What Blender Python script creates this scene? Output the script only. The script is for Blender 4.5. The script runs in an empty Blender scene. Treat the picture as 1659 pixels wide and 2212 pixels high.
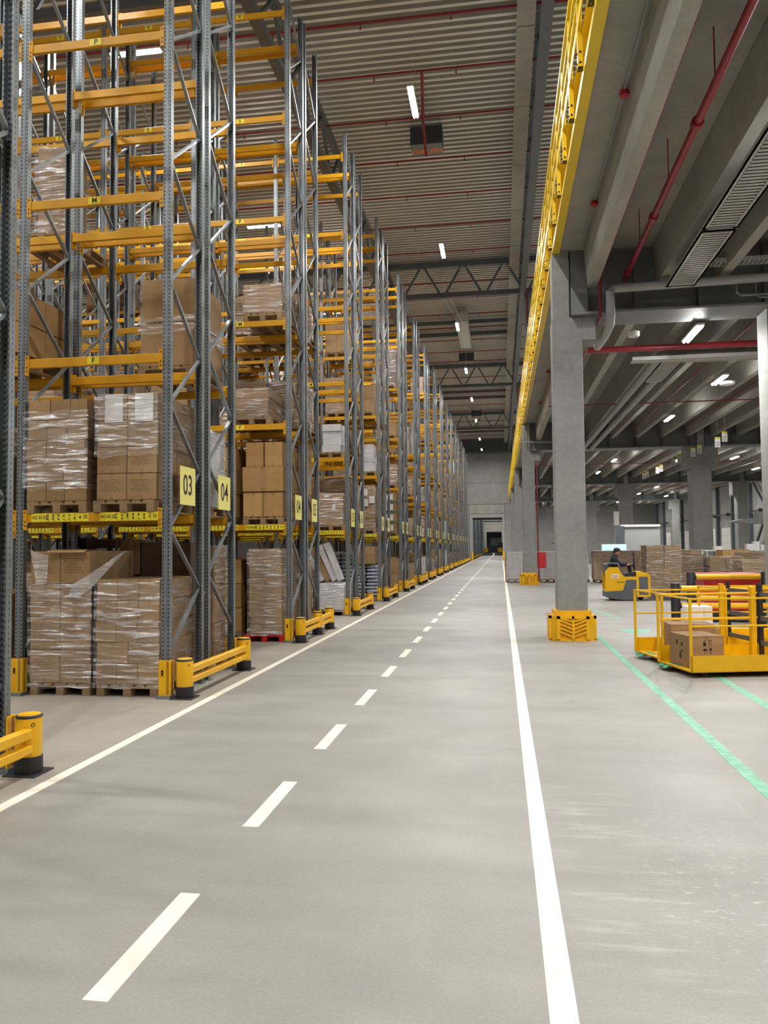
import bpy, math, random
from mathutils import Vector, Matrix
R = math.radians
rnd = random.Random(7)
SC = bpy.context.scene
COL = SC.collection

# ------------------------------------------------------------------ camera
CAM_H = 1.8
YAW, PITCH, ROLL, FPX = 0.1495, 0.0459, -0.0093, 1670.0
def cam_axes():
    cy, sy, cp, sp = math.cos(YAW), math.sin(YAW), math.cos(PITCH), math.sin(PITCH)
    fwd = Vector((-sy * cp, cy * cp, sp)); right = Vector((cy, sy, 0)); up = right.cross(fwd)
    cr, sr = math.cos(ROLL), math.sin(ROLL)
    return cr * right + sr * up, -sr * right + cr * up, fwd
_r, _u, _f = cam_axes()
cd = bpy.data.cameras.new('camera'); cam = bpy.data.objects.new('camera', cd); COL.objects.link(cam)
cam.matrix_world = Matrix(((_r.x, _u.x, -_f.x, 0), (_r.y, _u.y, -_f.y, 0), (_r.z, _u.z, -_f.z, CAM_H), (0, 0, 0, 1)))
cd.sensor_fit = 'HORIZONTAL'; cd.sensor_width = 36; cd.lens = FPX / 1659 * 36; cd.clip_end = 600; cd.clip_start = 0.05
SC.camera = cam
# ------------------------------------------------------------------ world, exposure
w = bpy.data.worlds.new('world'); SC.world = w; w.use_nodes = True
w.node_tree.nodes['Background'].inputs[0].default_value = (0.80, 0.86, 0.95, 1)
w.node_tree.nodes['Background'].inputs[1].default_value = 0.12
SC.view_settings.view_transform = 'Standard'; SC.view_settings.look = 'None'
SC.view_settings.exposure = 0.05; SC.view_settings.gamma = 1; SC.view_settings.use_curve_mapping = False
HALL_W = 520.0     # watts of one hall lamp
MEZZ_W = 170.0     # watts of one lamp under the mezzanine
LAMP_E = 170.0
cy_ = SC.cycles
cy_.use_denoising = True; cy_.max_bounces = 5; cy_.diffuse_bounces = 4; cy_.glossy_bounces = 3
cy_.transparent_max_bounces = 10; cy_.transmission_bounces = 2; cy_.sample_clamp_indirect = 4; cy_.sample_clamp_direct = 0
cy_.caustics_reflective = False; cy_.caustics_refractive = False
cy_.use_adaptive_sampling = True; cy_.adaptive_threshold = 0.03

# ------------------------------------------------------------------ helpers
class MB:
    def __init__(s): s.v = []; s.f = []; s.m = []
    def add(s, vs, fs, m=0):
        o = len(s.v); s.v += [tuple(v) for v in vs]; s.f += [tuple(i + o for i in f) for f in fs]; s.m += [m] * len(fs); return s
    def box(s, x0, x1, y0, y1, z0, z1, m=0):
        if x0 > x1: x0, x1 = x1, x0
        if y0 > y1: y0, y1 = y1, y0
        if z0 > z1: z0, z1 = z1, z0
        v = [(x, y, z) for x in (x0, x1) for y in (y0, y1) for z in (z0, z1)]
        return s.add(v, [(0, 1, 3, 2), (4, 6, 7, 5), (0, 4, 5, 1), (2, 3, 7, 6), (0, 2, 6, 4), (1, 5, 7, 3)], m)
    def bar(s, a, b, wd, ht, m=0, up=(0, 0, 1)):
        a = Vector(a); b = Vector(b); d = (b - a).normalized(); u = Vector(up)
        if abs(d.dot(u)) > .98: u = Vector((0, 1, 0))
        r = d.cross(u).normalized() * (wd / 2); u = r.cross(d).normalized() * (ht / 2)
        v = [p + sr * r + su * u for p in (a, b) for sr, su in ((-1, -1), (1, -1), (1, 1), (-1, 1))]
        return s.add(v, [(3, 2, 1, 0), (4, 5, 6, 7), (0, 1, 5, 4), (1, 2, 6, 5), (2, 3, 7, 6), (3, 0, 4, 7)], m)
    def tube(s, pts, r, n=8, m=0, caps=True):
        P = [Vector(p) for p in pts]; rings = []
        for i, p in enumerate(P):
            d = ((P[i] - P[i - 1]).normalized() if i else Vector()) + ((P[i + 1] - P[i]).normalized() if i < len(P) - 1 else Vector())
            d.normalize(); u = Vector((0, 0, 1)) if abs(d.z) < .9 else Vector((0, 1, 0))
            a = d.cross(u).normalized(); b = a.cross(d).normalized()
            k = 1.0
            if 0 < i < len(P) - 1:
                c = max(.35, (P[i] - P[i - 1]).normalized().dot(d)); k = 1 / c
            rr = r[i] if isinstance(r, (list, tuple)) else r
            rings.append([p + (a * math.cos(t) + b * math.sin(t)) * rr * (1 + (k - 1) * .5) for t in [2 * math.pi * j / n for j in range(n)]])
        v = [q for g in rings for q in g]; f = []
        for i in range(len(P) - 1):
            for j in range(n):
                a0 = i * n + j; a1 = i * n + (j + 1) % n; f.append((a0, a1, a1 + n, a0 + n))
        if caps: f.append(tuple(range(n))[::-1]); f.append(tuple(range((len(P) - 1) * n, len(P) * n)))
        return s.add(v, f, m)
    def lathe(s, prof, n=24, c=(0, 0), m=0):
        v = []; f = []
        for (r, z) in prof:
            for j in range(n):
                t = 2 * math.pi * j / n; v.append((c[0] + r * math.cos(t), c[1] + r * math.sin(t), z))
        for i in range(len(prof) - 1):
            for j in range(n):
                a0 = i * n + j; a1 = i * n + (j + 1) % n; f.append((a0, a1, a1 + n, a0 + n))
        f.append(tuple(range(n))[::-1]); f.append(tuple(range((len(prof) - 1) * n, len(prof) * n)))
        return s.add(v, f, m)
    def prism(s, poly, axis, t0, t1, m=0):
        n = len(poly)
        def P(a, b, t): return {'x': (t, a, b), 'y': (a, t, b), 'z': (a, b, t)}[axis]
        v = [P(a, b, t0) for a, b in poly] + [P(a, b, t1) for a, b in poly]
        f = [tuple(range(n)), tuple(range(2 * n - 1, n - 1, -1))] + [(i, i + n, (i + 1) % n + n, (i + 1) % n) for i in range(n)]
        return s.add(v, f, m)
    def rbox(s, x0, x1, y0, y1, z0, z1, b=.01, m=0):
        # box chamfered on every edge
        cx, cy, cz = (x0 + x1) / 2, (y0 + y1) / 2, (z0 + z1) / 2; hx, hy, hz = (x1 - x0) / 2, (y1 - y0) / 2, (z1 - z0) / 2
        v = []; idx = {}
        for sx in (-1, 1):
            for sy in (-1, 1):
                for sz in (-1, 1):
                    for k in range(3):
                        q = [hx, hy, hz]
                        for j in range(3):
                            if j != k: q[j] -= b
                        idx[(sx, sy, sz, k)] = len(v); v.append((cx + sx * q[0], cy + sy * q[1], cz + sz * q[2]))
        f = []; I = idx
        for k in range(3):
            o = [j for j in range(3) if j != k]
            for sg in (-1, 1):
                q = []
                for a, c in ((-1, -1), (1, -1), (1, 1), (-1, 1)):
                    t = [0, 0, 0]; t[k] = sg; t[o[0]] = a; t[o[1]] = c; q.append(I[(t[0], t[1], t[2], k)])
                f.append(tuple(q))
            for a in (-1, 1):
                for c in (-1, 1):
                    t = [0, 0, 0]; t[o[0]] = a; t[o[1]] = c; q = []
                    for sg, kk in ((-1, o[0]), (1, o[0]), (1, o[1]), (-1, o[1])):
                        t[k] = sg; q.append(I[(t[0], t[1], t[2], kk)])
                    f.append(tuple(q))
        for sx in (-1, 1):
            for sy in (-1, 1):
                for sz in (-1, 1): f.append((I[(sx, sy, sz, 0)], I[(sx, sy, sz, 1)], I[(sx, sy, sz, 2)]))
        return s.add(v, f, m)
    def mesh(s, name, mats, smooth=False):
        me = bpy.data.meshes.new(name); me.from_pydata(s.v, [], s.f)
        for mt in (mats if isinstance(mats, (list, tuple)) else [mats]): me.materials.append(mt)
        if any(s.m): me.polygons.foreach_set('material_index', s.m)
        import bmesh
        bm = bmesh.new(); bm.from_mesh(me); bmesh.ops.recalc_face_normals(bm, faces=bm.faces[:]); bm.to_mesh(me); bm.free()
        if smooth:
            me.polygons.foreach_set('use_smooth', [True] * len(me.polygons))
            try: me.set_sharp_from_angle(angle=R(40))
            except Exception: pass
        me.update(); return me

def link(name, data, parent=None, loc=(0, 0, 0), rz=0.0):
    o = bpy.data.objects.new(name, data); COL.objects.link(o); o.location = loc; o.rotation_euler = (0, 0, rz)
    if parent is not None: o.parent = parent
    return o
def tag(o, label, cat, group=None, kind=None):
    if label: o['label'] = label
    if cat: o['category'] = cat
    if group: o['group'] = group
    if kind: o['kind'] = kind
    return o
def thing(name, label, cat, loc=(0, 0, 0), rz=0.0, group=None):
    return tag(link(name, None, None, loc, rz), label, cat, group)
def part(name, mb, mats, parent, smooth=False, loc=(0, 0, 0), label=None):
    o = link(name, mb.mesh(name, mats, smooth), parent, loc)
    if label: o['label'] = label
    return o
def single(name, mb, mats, label, cat, group=None, smooth=False, loc=(0, 0, 0), rz=0.0, kind=None):
    return tag(link(name, mb.mesh(name, mats, smooth), None, loc, rz), label, cat, group, kind)
def struct(name, mb, mats, parent=None, smooth=False):
    o = link(name, mb.mesh(name, mats, smooth), parent)
    if parent is None: o['kind'] = 'structure'
    return o
ORD = ['first', 'second', 'third', 'fourth', 'fifth', 'sixth', 'seventh', 'eighth', 'ninth', 'tenth', 'eleventh', 'twelfth', 'thirteenth', 'fourteenth', 'fifteenth', 'sixteenth', 'seventeenth', 'eighteenth', 'nineteenth', 'twentieth']
def od(i):
    if i < 20: return ORD[i]
    t = {2: 'twenty', 3: 'thirty', 4: 'forty', 5: 'fifty', 6: 'sixty', 7: 'seventy', 8: 'eighty', 9: 'ninety'}[(i + 1) // 10]
    u = (i + 1) % 10
    return t + '-' + ORD[u - 1] if u else t[:-1] + 'ieth'

# ------------------------------------------------------------------ materials
def sock(nt, x):
    return x
class NT:
    def __init__(s, name):
        s.m = bpy.data.materials.new(name); s.m.use_nodes = True; s.t = s.m.node_tree
        s.b = s.t.nodes['Principled BSDF']; s.out = s.t.nodes['Material Output']
    def n(s, typ, ins=None, **kw):
        nd = s.t.nodes.new(typ)
        for k, v in kw.items(): setattr(nd, k, v)
        for k, v in (ins or {}).items(): s.set(nd.inputs[k], v)
        return nd
    def set(s, inp, v):
        if isinstance(v, bpy.types.NodeSocket): s.t.links.new(v, inp)
        else: inp.default_value = v
    def math(s, op, a, b=0.0, c=None, clamp=False):
        nd = s.t.nodes.new('ShaderNodeMath'); nd.operation = op; nd.use_clamp = clamp
        s.set(nd.inputs[0], a); s.set(nd.inputs[1], b)
        if c is not None: s.set(nd.inputs[2], c)
        return nd.outputs[0]
    def mix(s, fac, a, b, blend='MIX'):
        nd = s.t.nodes.new('ShaderNodeMix'); nd.data_type = 'RGBA'; nd.blend_type = blend
        s.set(nd.inputs[0], fac); s.set(nd.inputs[6], a); s.set(nd.inputs[7], b); return nd.outputs[2]
    def coord(s, which='Object'): return s.n('ShaderNodeTexCoord').outputs[which]
    def xyz(s, vec):
        nd = s.n('ShaderNodeSeparateXYZ', {0: vec}); return nd.outputs
    def mapv(s, vec, scale=(1, 1, 1), loc=(0, 0, 0), rot=(0, 0, 0)):
        return s.n('ShaderNodeMapping', {'Vector': vec, 'Scale': scale, 'Location': loc, 'Rotation': rot}).outputs[0]
    def noise(s, vec, scale, detail=3, rough=.5):
        return s.n('ShaderNodeTexNoise', {'Vector': vec, 'Scale': scale, 'Detail': detail, 'Roughness': rough}).outputs[0]
    def ramp(s, fac, stops):
        nd = s.n('ShaderNodeMapRange', {'Value': fac, 'From Min': stops[0], 'From Max': stops[1], 'To Min': stops[2], 'To Max': stops[3]}); return nd.outputs[0]
    def bump(s, h, strength=.3, dist=.01):
        nd = s.n('ShaderNodeBump', {'Height': h, 'Strength': strength, 'Distance': dist}); s.t.links.new(nd.outputs[0], s.b.inputs['Normal']); return nd.outputs[0]
def C(r, g, b):  # sRGB 0-255 to linear
    f = lambda c: (c / 255 / 12.92) if c / 255 <= .04045 else ((c / 255 + .055) / 1.055) ** 2.4
    return (f(r), f(g), f(b), 1)
def simple(name, col, rough=.5, metal=0.0, vary=.06, nscale=6.0, bump=0.0, spec=.5, dirt=0.0):
    a = NT(name); c = a.coord('Object'); nz = a.noise(c, nscale, 4)
    f = a.ramp(nz, (.3, .7, 1 - vary, 1 + vary)); k = a.n('ShaderNodeCombineXYZ', {0: f, 1: f, 2: f}).outputs[0]
    col2 = a.mix(1.0, col, k, 'MULTIPLY'); a.set(a.b.inputs['Base Color'], col2)
    if dirt:
        n2 = a.noise(c, 2.3, 6, .65); m = a.ramp(n2, (.52, .75, 0, dirt)); a.set(a.b.inputs['Base Color'], a.mix(m, col2, C(70, 66, 60)))
    a.b.inputs['Roughness'].default_value = rough; a.b.inputs['Metallic'].default_value = metal
    a.b.inputs['Specular IOR Level'].default_value = spec
    if bump: a.bump(a.noise(c, nscale * 6, 3), bump, .004)
    return a.m
M = {}
M['orange'] = simple('beam_orange_paint', C(208, 150, 6), .42, vary=.08, nscale=3, dirt=.12)
M['yellow'] = simple('guard_yellow_plastic', C(238, 180, 12), .42, vary=.05, nscale=4, dirt=.10)
M['yellow_paint'] = simple('yellow_gloss_paint', C(222, 170, 10), .33, vary=.05, nscale=3, dirt=.06)
M['rail_yellow'] = simple('mezzanine_yellow_paint', C(240, 205, 30), .35, vary=.05, nscale=2)
M['black'] = simple('black_rubber', C(30, 30, 33), .55, vary=.2, nscale=9, dirt=.2)
M['ink'] = simple('black_ink', C(22, 20, 22), .6, vary=.02)
M['label'] = simple('yellow_label', C(236, 216, 52), .45, vary=.03)
M['sign'] = simple('pale_yellow_sign', C(240, 228, 130), .5, vary=.03)
M['white'] = simple('white_paper', C(228, 226, 224), .6, vary=.04)
M['whitecarton'] = simple('white_carton', C(206, 204, 206), .65, vary=.07, nscale=5)
M['paint'] = simple('white_floor_paint', C(232, 228, 214), .5, vary=.05, nscale=8, dirt=.28)
M['green'] = simple('green_floor_tape', C(112, 172, 142), .5, vary=.25, nscale=9, dirt=.3)
M['steel'] = simple('dark_steel_paint', C(96, 102, 108), .45, metal=.25, vary=.1, nscale=2)
M['girder'] = simple('grey_girder_paint', C(118, 122, 122), .5, metal=.1, vary=.1, nscale=1.5)
M['redpipe'] = simple('red_pipe_paint', C(132, 34, 44), .35, vary=.08)
M['greypipe'] = simple('grey_pipe_insulation', C(160, 160, 158), .5, vary=.06)
M['tray'] = simple('galvanised_tray', C(186, 186, 182), .45, metal=.3, vary=.08)
M['truckgrey'] = simple('truck_grey_plastic', C(84, 86, 92), .45, vary=.05)
M['red'] = simple('red_paint', C(190, 34, 40), .35, vary=.05)
M['cloth'] = simple('dark_cloth', C(26, 27, 34), .9, vary=.2, nscale=14, bump=.3)
M['skin'] = simple('skin', C(196, 146, 120), .55, vary=.05)
M['deckwhite'] = simple('pale_worktop', C(224, 222, 216), .4, vary=.03)
M['panel'] = simple('insulated_panel', C(166, 168, 166), .5, metal=.1, vary=.06, nscale=1)
M['greenstrap'] = simple('green_strap', C(30, 130, 90), .5)
M['blueplastic'] = simple('blue_plastic', C(52, 60, 150), .45)
M['bag'] = simple('white_sack', C(178, 182, 196), .35, vary=.25, nscale=5, bump=.5)
M['heater'] = simple('dark_heater_sheet', C(66, 68, 70), .45, metal=.3, vary=.05)
M['heatermesh'] = simple('heater_underside', C(120, 122, 120), .45, metal=.3, vary=.1)
M['ltorange'] = simple('orange_print', C(232, 130, 60), .5)
M['darkcarton'] = simple('dark_brown_carton', C(92, 72, 54), .75, vary=.08)
def galv():
    a = NT('galvanised_steel'); c = a.coord('Object'); n1 = a.noise(c, 30, 2); n2 = a.noise(c, 3, 3)
    f = a.ramp(n1, (.3, .7, .9, 1.1)); k = a.n('ShaderNodeCombineXYZ', {0: f, 1: f, 2: f}).outputs[0]
    base = a.mix(a.ramp(n2, (.3, .7, 0, 1)), C(122, 128, 132), C(146, 151, 154)); a.set(a.b.inputs['Base Color'], a.mix(1.0, base, k, 'MULTIPLY'))
    a.b.inputs['Metallic'].default_value = .62; a.set(a.b.inputs['Roughness'], a.ramp(n1, (.2, .8, .34, .5))); return a
M['galv'] = galv().m
def post_mat():  # rows of slots punched in the upright, as on the real profile
    a = galv(); a.m.name = 'perforated_upright'
    x, y, z = a.xyz(a.coord('Object'))[:3]
    fz = a.math('FRACT', a.math('DIVIDE', z, .05)); hz = a.math('LESS_THAN', a.math('ABSOLUTE', a.math('SUBTRACT', fz, .5)), .23)
    ax = a.math('ABSOLUTE', x); web = a.math('LESS_THAN', a.math('ABSOLUTE', a.math('SUBTRACT', ax, .034)), .0075)
    onweb = a.math('LESS_THAN', ax, .0475); inner = a.math('MULTIPLY', a.math('MULTIPLY', web, onweb), 1.0)
    side = a.math('MULTIPLY', a.math('GREATER_THAN', ax, .0475), a.math('LESS_THAN', a.math('ABSOLUTE', a.math('SUBTRACT', y, .036)), .0045))
    msk = a.math('MULTIPLY', hz, a.math('MAXIMUM', inner, side))
    src = a.b.inputs['Base Color'].links[0].from_socket
    a.set(a.b.inputs['Base Color'], a.mix(msk, src, (.012, .012, .012, 1)))
    a.set(a.b.inputs['Metallic'], a.math('SUBTRACT', .62, a.math('MULTIPLY', msk, .62))); return a.m
M['post'] = post_mat()
def floor_mat():
    a = NT('power_floated_concrete'); c = a.coord('Object')
    n1 = a.noise(c, .35, 5, .6); n2 = a.noise(a.mapv(c, (.55, 2.2, 1)), .8, 5, .6); n3 = a.noise(c, 55, 2); n4 = a.noise(a.mapv(c, (3, .5, 1), rot=(0, 0, .35)), 1.3, 6, .7)
    base = a.mix(a.ramp(n1, (.34, .66, 0, 1)), C(138, 135, 130), C(157, 154, 148))
    base = a.mix(a.ramp(n2, (.42, .70, 0, .42)), base, C(126, 122, 116))
    base = a.mix(a.ramp(n4, (.58, .8, 0, .22)), base, C(182, 177, 168))
    f = a.ramp(n3, (.25, .75, .93, 1.07)); k = a.n('ShaderNodeCombineXYZ', {0: f, 1: f, 2: f}).outputs[0]; base = a.mix(1.0, base, k, 'MULTIPLY')
    # arcs of pale dust left by turning wheels right of the lane line
    x, y, z = a.xyz(c)[:3]
    dx = a.math('SUBTRACT', x, -.35); dy = a.math('SUBTRACT', y, 4.3); rr = a.math('SQRT', a.math('ADD', a.math('MULTIPLY', dx, dx), a.math('MULTIPLY', dy, dy)))
    reg = a.math('MULTIPLY', a.ramp(a.math('ABSOLUTE', a.math('SUBTRACT', x, .62)), (.15, .45, 1, 0)), a.ramp(a.math('ABSOLUTE', a.math('SUBTRACT', y, 4.6)), (.9, 1.7, 1, 0)))
    st = a.noise(a.mapv(c, (1.4, 9, 1), rot=(0, 0, .16)), 1.3, 4, .6)
    base = a.mix(a.math('MULTIPLY', reg, a.ramp(st, (.52, .76, 0, .42))), base, C(205, 202, 196))
    reg2 = a.math('MULTIPLY', a.ramp(a.math('ABSOLUTE', a.math('SUBTRACT', x, 1.15)), (.2, .6, 1, 0)), a.ramp(a.math('ABSOLUTE', a.math('SUBTRACT', y, 4.4)), (.5, 1.5, 1, 0)))
    base = a.mix(a.math('MULTIPLY', reg2, a.ramp(a.noise(a.mapv(c, (5, 9, 1), rot=(0, 0, 1)), 2.4, 6, .75), (.56, .68, 0, .5))), base, C(200, 198, 192))
    base = a.mix(a.math('MULTIPLY', a.math('LESS_THAN', x, -3.52), .30), base, C(168, 158, 138))
    a.set(a.b.inputs['Base Color'], base)
    a.set(a.b.inputs['Roughness'], a.ramp(a.noise(c, 1.2, 4), (.3, .7, .46, .56))); a.b.inputs['Specular IOR Level'].default_value = .4
    a.bump(n3, .05, .002); return a.m
M['floor'] = floor_mat()
def conc(name, c1, c2, joints=0.0, spots=.0):
    a = NT(name); c = a.coord('Object'); n1 = a.noise(c, .9, 6, .65); n2 = a.noise(c, 14, 4); n3 = a.noise(a.mapv(c, (.5, .5, 3)), 2, 4)
    base = a.mix(a.ramp(n1, (.3, .7, 0, 1)), c1, c2); f = a.math('MULTIPLY', a.ramp(n2, (.25, .75, .92, 1.08)), a.ramp(n3, (.3, .7, .95, 1.05)))
    k = a.n('ShaderNodeCombineXYZ', {0: f, 1: f, 2: f}).outputs[0]; base = a.mix(1.0, base, k, 'MULTIPLY')
    if spots: base = a.mix(a.ramp(a.noise(c, 5, 6, .75), (.66, .72, 0, spots)), base, C(205, 203, 196))
    a.set(a.b.inputs['Base Color'], base); a.b.inputs['Roughness'].default_value = .8; a.bump(n2, .12, .004); return a.m
M['conc'] = conc('column_concrete', C(128, 130, 127), C(150, 151, 146), spots=.25)
M['conc_slab'] = conc('precast_slab_concrete', C(148, 145, 137), C(170, 167, 158))
M['conc_wall'] = conc('wall_concrete', C(136, 138, 134), C(156, 156, 150))
def carton_mat(name, c1, c2, text=0.0, tape=True):
    a = NT(name); g = a.coord('Generated'); c = a.coord('Object'); rn = a.n('ShaderNodeObjectInfo').outputs['Random']
    base = a.mix(rn, c1, c2); nz = a.noise(g, 3, 4); f = a.ramp(nz, (.3, .7, .93, 1.07)); k = a.n('ShaderNodeCombineXYZ', {0: f, 1: f, 2: f}).outputs[0]
    base = a.mix(1.0, base, k, 'MULTIPLY'); x, y, z = a.xyz(g)[:3]
    nrm = a.xyz(a.n('ShaderNodeNewGeometry').outputs['Normal'])
    front = a.math('GREATER_THAN', a.math('ABSOLUTE', nrm[1]), .7)
    if tape:
        mid = a.math('LESS_THAN', a.math('ABSOLUTE', a.math('SUBTRACT', x, .5)), .055)
        ends = a.math('GREATER_THAN', a.math('ABSOLUTE', a.math('SUBTRACT', z, .5)), .36)
        base = a.mix(a.math('MULTIPLY', a.math('MULTIPLY', mid, ends), .28), base, C(88, 66, 44))
    if text:
        lines = a.math('GREATER_THAN', a.math('FRACT', a.math('MULTIPLY', z, 14.0)), .5)
        wd = a.noise(a.mapv(g, (60, 60, 14)), 1.0, 1); win = a.math('MULTIPLY', a.math('MULTIPLY', a.math('GREATER_THAN', z, .3), a.math('LESS_THAN', z, .78)), a.math('LESS_THAN', a.math('ABSOLUTE', a.math('SUBTRACT', x, .45)), a.ramp(a.noise(a.mapv(g, (.1, .1, 14)), 1, 0), (.3, .7, .2, .42))))
        mk = a.math('MULTIPLY', a.math('MULTIPLY', a.math('MULTIPLY', lines, win), front), a.ramp(wd, (.42, .5, 0, text)))
        base = a.mix(mk, base, C(60, 46, 34))
    ed = a.math('GREATER_THAN', a.math('MAXIMUM', a.math('ABSOLUTE', a.math('SUBTRACT', x, .5)), a.math('ABSOLUTE', a.math('SUBTRACT', z, .5))), .488)
    base = a.mix(a.math('MULTIPLY', ed, .35), base, C(72, 54, 38))
    a.set(a.b.inputs['Base Color'], base); a.b.inputs['Roughness'].default_value = .78; a.b.inputs['Specular IOR Level'].default_value = .25
    a.bump(nz, .1, .01); return a.m
M['carton'] = carton_mat('brown_cardboard', C(172, 140, 100), C(152, 123, 88))
M['cartontext'] = carton_mat('printed_cardboard', C(176, 144, 104), C(160, 130, 94), text=.55)
M['cartonplain'] = carton_mat('ochre_cardboard', C(184, 144, 92), C(168, 130, 84))
M['whiteprint'] = carton_mat('white_printed_carton', C(206, 203, 205), C(190, 188, 192), text=.85, tape=False)
M['cartonstuff'] = simple('stacked_cardboard', C(164, 134, 98), .8, vary=.16, nscale=3)
def wood():
    a = NT('pallet_wood'); c = a.coord('Object'); nz = a.noise(a.mapv(c, (6, 40, 40)), 1.2, 4); rn = a.n('ShaderNodeObjectInfo').outputs['Random']
    base = a.mix(a.ramp(nz, (.3, .7, 0, 1)), C(132, 106, 76), C(172, 142, 104)); base = a.mix(a.math('MULTIPLY', rn, .45), base, C(104, 88, 70))
    a.set(a.b.inputs['Base Color'], base); a.b.inputs['Roughness'].default_value = .8; return a.m
M['wood'] = wood()
def film(name='stretch_film', lo=.08, hi=.9, milky=.24):
    a = NT(name); c = a.coord('Object'); x, y, z = a.xyz(c)[:3]
    st = a.noise(a.mapv(c, (1.6, 1.6, 15), rot=(.14, .12, 0)), 1.7, 5, .62); big = a.noise(c, 3.2, 3)
    fac = a.math('MULTIPLY', a.ramp(st, (.50, .70, lo, hi)), a.ramp(big, (.3, .7, .6, 1.25)), clamp=True)  # white streaks put into the mask imitate lamp highlights on the film
    bm = a.n('ShaderNodeBump', {'Height': a.math('ADD', st, a.math('MULTIPLY', big, 1.5)), 'Strength': .9, 'Distance': .05}).outputs[0]
    gl = a.n('ShaderNodeBsdfGlossy', {'Color': (1, 1, 1, 1), 'Roughness': .2, 'Normal': bm}).outputs[0]
    df = a.n('ShaderNodeBsdfDiffuse', {'Color': (.75, .76, .78, 1), 'Normal': bm}).outputs[0]
    tr = a.n('ShaderNodeBsdfTransparent', {'Color': (.97, .97, .97, 1)}).outputs[0]
    m1 = a.n('ShaderNodeMixShader', {0: milky, 1: gl, 2: df}).outputs[0]
    m2 = a.n('ShaderNodeMixShader', {0: fac, 1: tr, 2: m1}).outputs[0]
    a.t.links.new(m2, a.out.inputs[0]); return a.m
M['film'] = film(); M['filmwhite'] = film('loose_film', .35, .8, .55)
def emis(name, col, st):
    a = NT(name); e = a.n('ShaderNodeEmission', {'Color': col, 'Strength': st}); a.t.links.new(e.outputs[0], a.out.inputs[0]); return a.m
M['lamp'] = emis('lamp_tube_glow', (1, .985, .955, 1), LAMP_E)
M['screen'] = emis('screen_glow', (.45, .72, 1, 1), 1.6)
M['screen2'] = emis('small_screen_glow', (.35, .35, 1, 1), 1.2)
def deck_mat():
    a = NT('roof_deck_sheet'); c = a.coord('Object'); n1 = a.noise(a.mapv(c, (.15, 2, 1)), 1, 3)
    base = a.mix(a.ramp(n1, (.3, .7, 0, 1)), C(220, 219, 213), C(232, 231, 226)); a.set(a.b.inputs['Base Color'], base)
    a.b.inputs['Roughness'].default_value = .4; a.b.inputs['Metallic'].default_value = .15; return a.m
M['deck'] = deck_mat()

M['deckweb'] = simple('shaded_deck_web', C(172, 169, 162), .8, vary=.03)  # darker colour on the webs paints in the shade between deck ribs
# text as flat geometry
_tc = {}
def text_geo(s, size, xs=1.0, weight=0.0):
    key = (s, size, xs, weight)
    if key not in _tc:
        cu = bpy.data.curves.new('t', 'FONT'); cu.body = s; cu.size = size; cu.align_x = 'CENTER'; cu.align_y = 'CENTER'; cu.offset = weight; cu.resolution_u = 3
        ob = bpy.data.objects.new('t', cu); COL.objects.link(ob); dg = bpy.context.evaluated_depsgraph_get(); me = ob.evaluated_get(dg).to_mesh()
        _tc[key] = ([(v.co.x * xs, v.co.y) for v in me.vertices], [tuple(p.vertices) for p in me.polygons])
        ob.evaluated_get(dg).to_mesh_clear(); bpy.data.objects.remove(ob); bpy.data.curves.remove(cu)
    return _tc[key]
def put_text(mb, s, size, xs, weight, fn, m=1):
    v, f = text_geo(s, size, xs, weight); mb.add([fn(a, b) for a, b in v], f, m)

# ================================================================== SETTING
X_L, X_R, Y_N, Y_F, Y_END = -46.0, 19.0, -24.0, 99.9, 196.0
ZD = 15.6
mb = MB(); mb.box(X_L, X_R + .3, Y_N, 232, -.3, 0); struct('floor', mb, M['floor'])
# roof deck: trapezoidal ribs running across the hall
mb = MB(); pit = .28; prof = []
y = Y_N
while y < Y_END:
    prof += [(y, ZD), (y + .11, ZD), (y + .14, ZD + .15), (y + .25, ZD + .15)]; y += pit
v = []; f = []
for i, (yy, zz) in enumerate(prof): v += [(X_L, yy, zz), (X_R, yy, zz)]
for i in range(len(prof) - 1): f.append((2 * i, 2 * i + 1, 2 * i + 3, 2 * i + 2))
mb.add(v, f); mb.m = [1 if i % 2 else 0 for i in range(len(f))]; mb.box(X_L, X_R, Y_N, Y_END, ZD + .16, ZD + .3); struct('ceiling', mb, [M['deck'], M['deckweb']])
mb = MB(); mb.box(X_L - .3, X_L, Y_N, Y_END, 0, ZD); struct('wall_left', mb, M['conc_wall'])
# far wall with its door opening, panel joints
DX0, DX1, DZ = -3.53, .235, 5.5
mb = MB(); mb.box(X_L, DX0, Y_F, Y_F + .3, 0, ZD); mb.box(DX1, X_R, Y_F, Y_F + .3, 0, ZD); mb.box(DX0, DX1, Y_F, Y_F + .3, DZ, ZD)
struct('wall_far', mb, M['conc_wall'])
def door_frame(name, y0):
    mb = MB(); mb.box(DX0 - .42, DX0, y0 - .14, y0, 0, 5.95); mb.box(DX1, DX1 + .3, y0 - .14, y0, 0, 5.95); mb.box(DX0 - .42, DX1 + .3, y0 - .16, y0, DZ, 5.95)
    d = struct(name, mb, M['panel']); mb = MB(); mb.box(DX0 - .42, DX1 + .3, y0 - .1, y0 - .03, 6.0, 7.15); o = link('door_header_panel', mb.mesh('h', M['conc_slab']), d)
    mb = MB(); mb.box(DX0, DX1, y0 + .02, y0 + .08, DZ - .28, DZ); link('door_curtain_roll', mb.mesh('h', M['black']), d); return d
door_frame('door_1', Y_F); door_frame('door_2', Y_END)
mb = MB(); mb.box(X_L, DX0, Y_END, Y_END + .3, 0, ZD); mb.box(DX1, X_R, Y_END, Y_END + .3, 0, ZD); mb.box(DX0, DX1, Y_END, Y_END + .3, DZ, ZD)
struct('wall_second', mb, M['conc_wall'])
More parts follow.
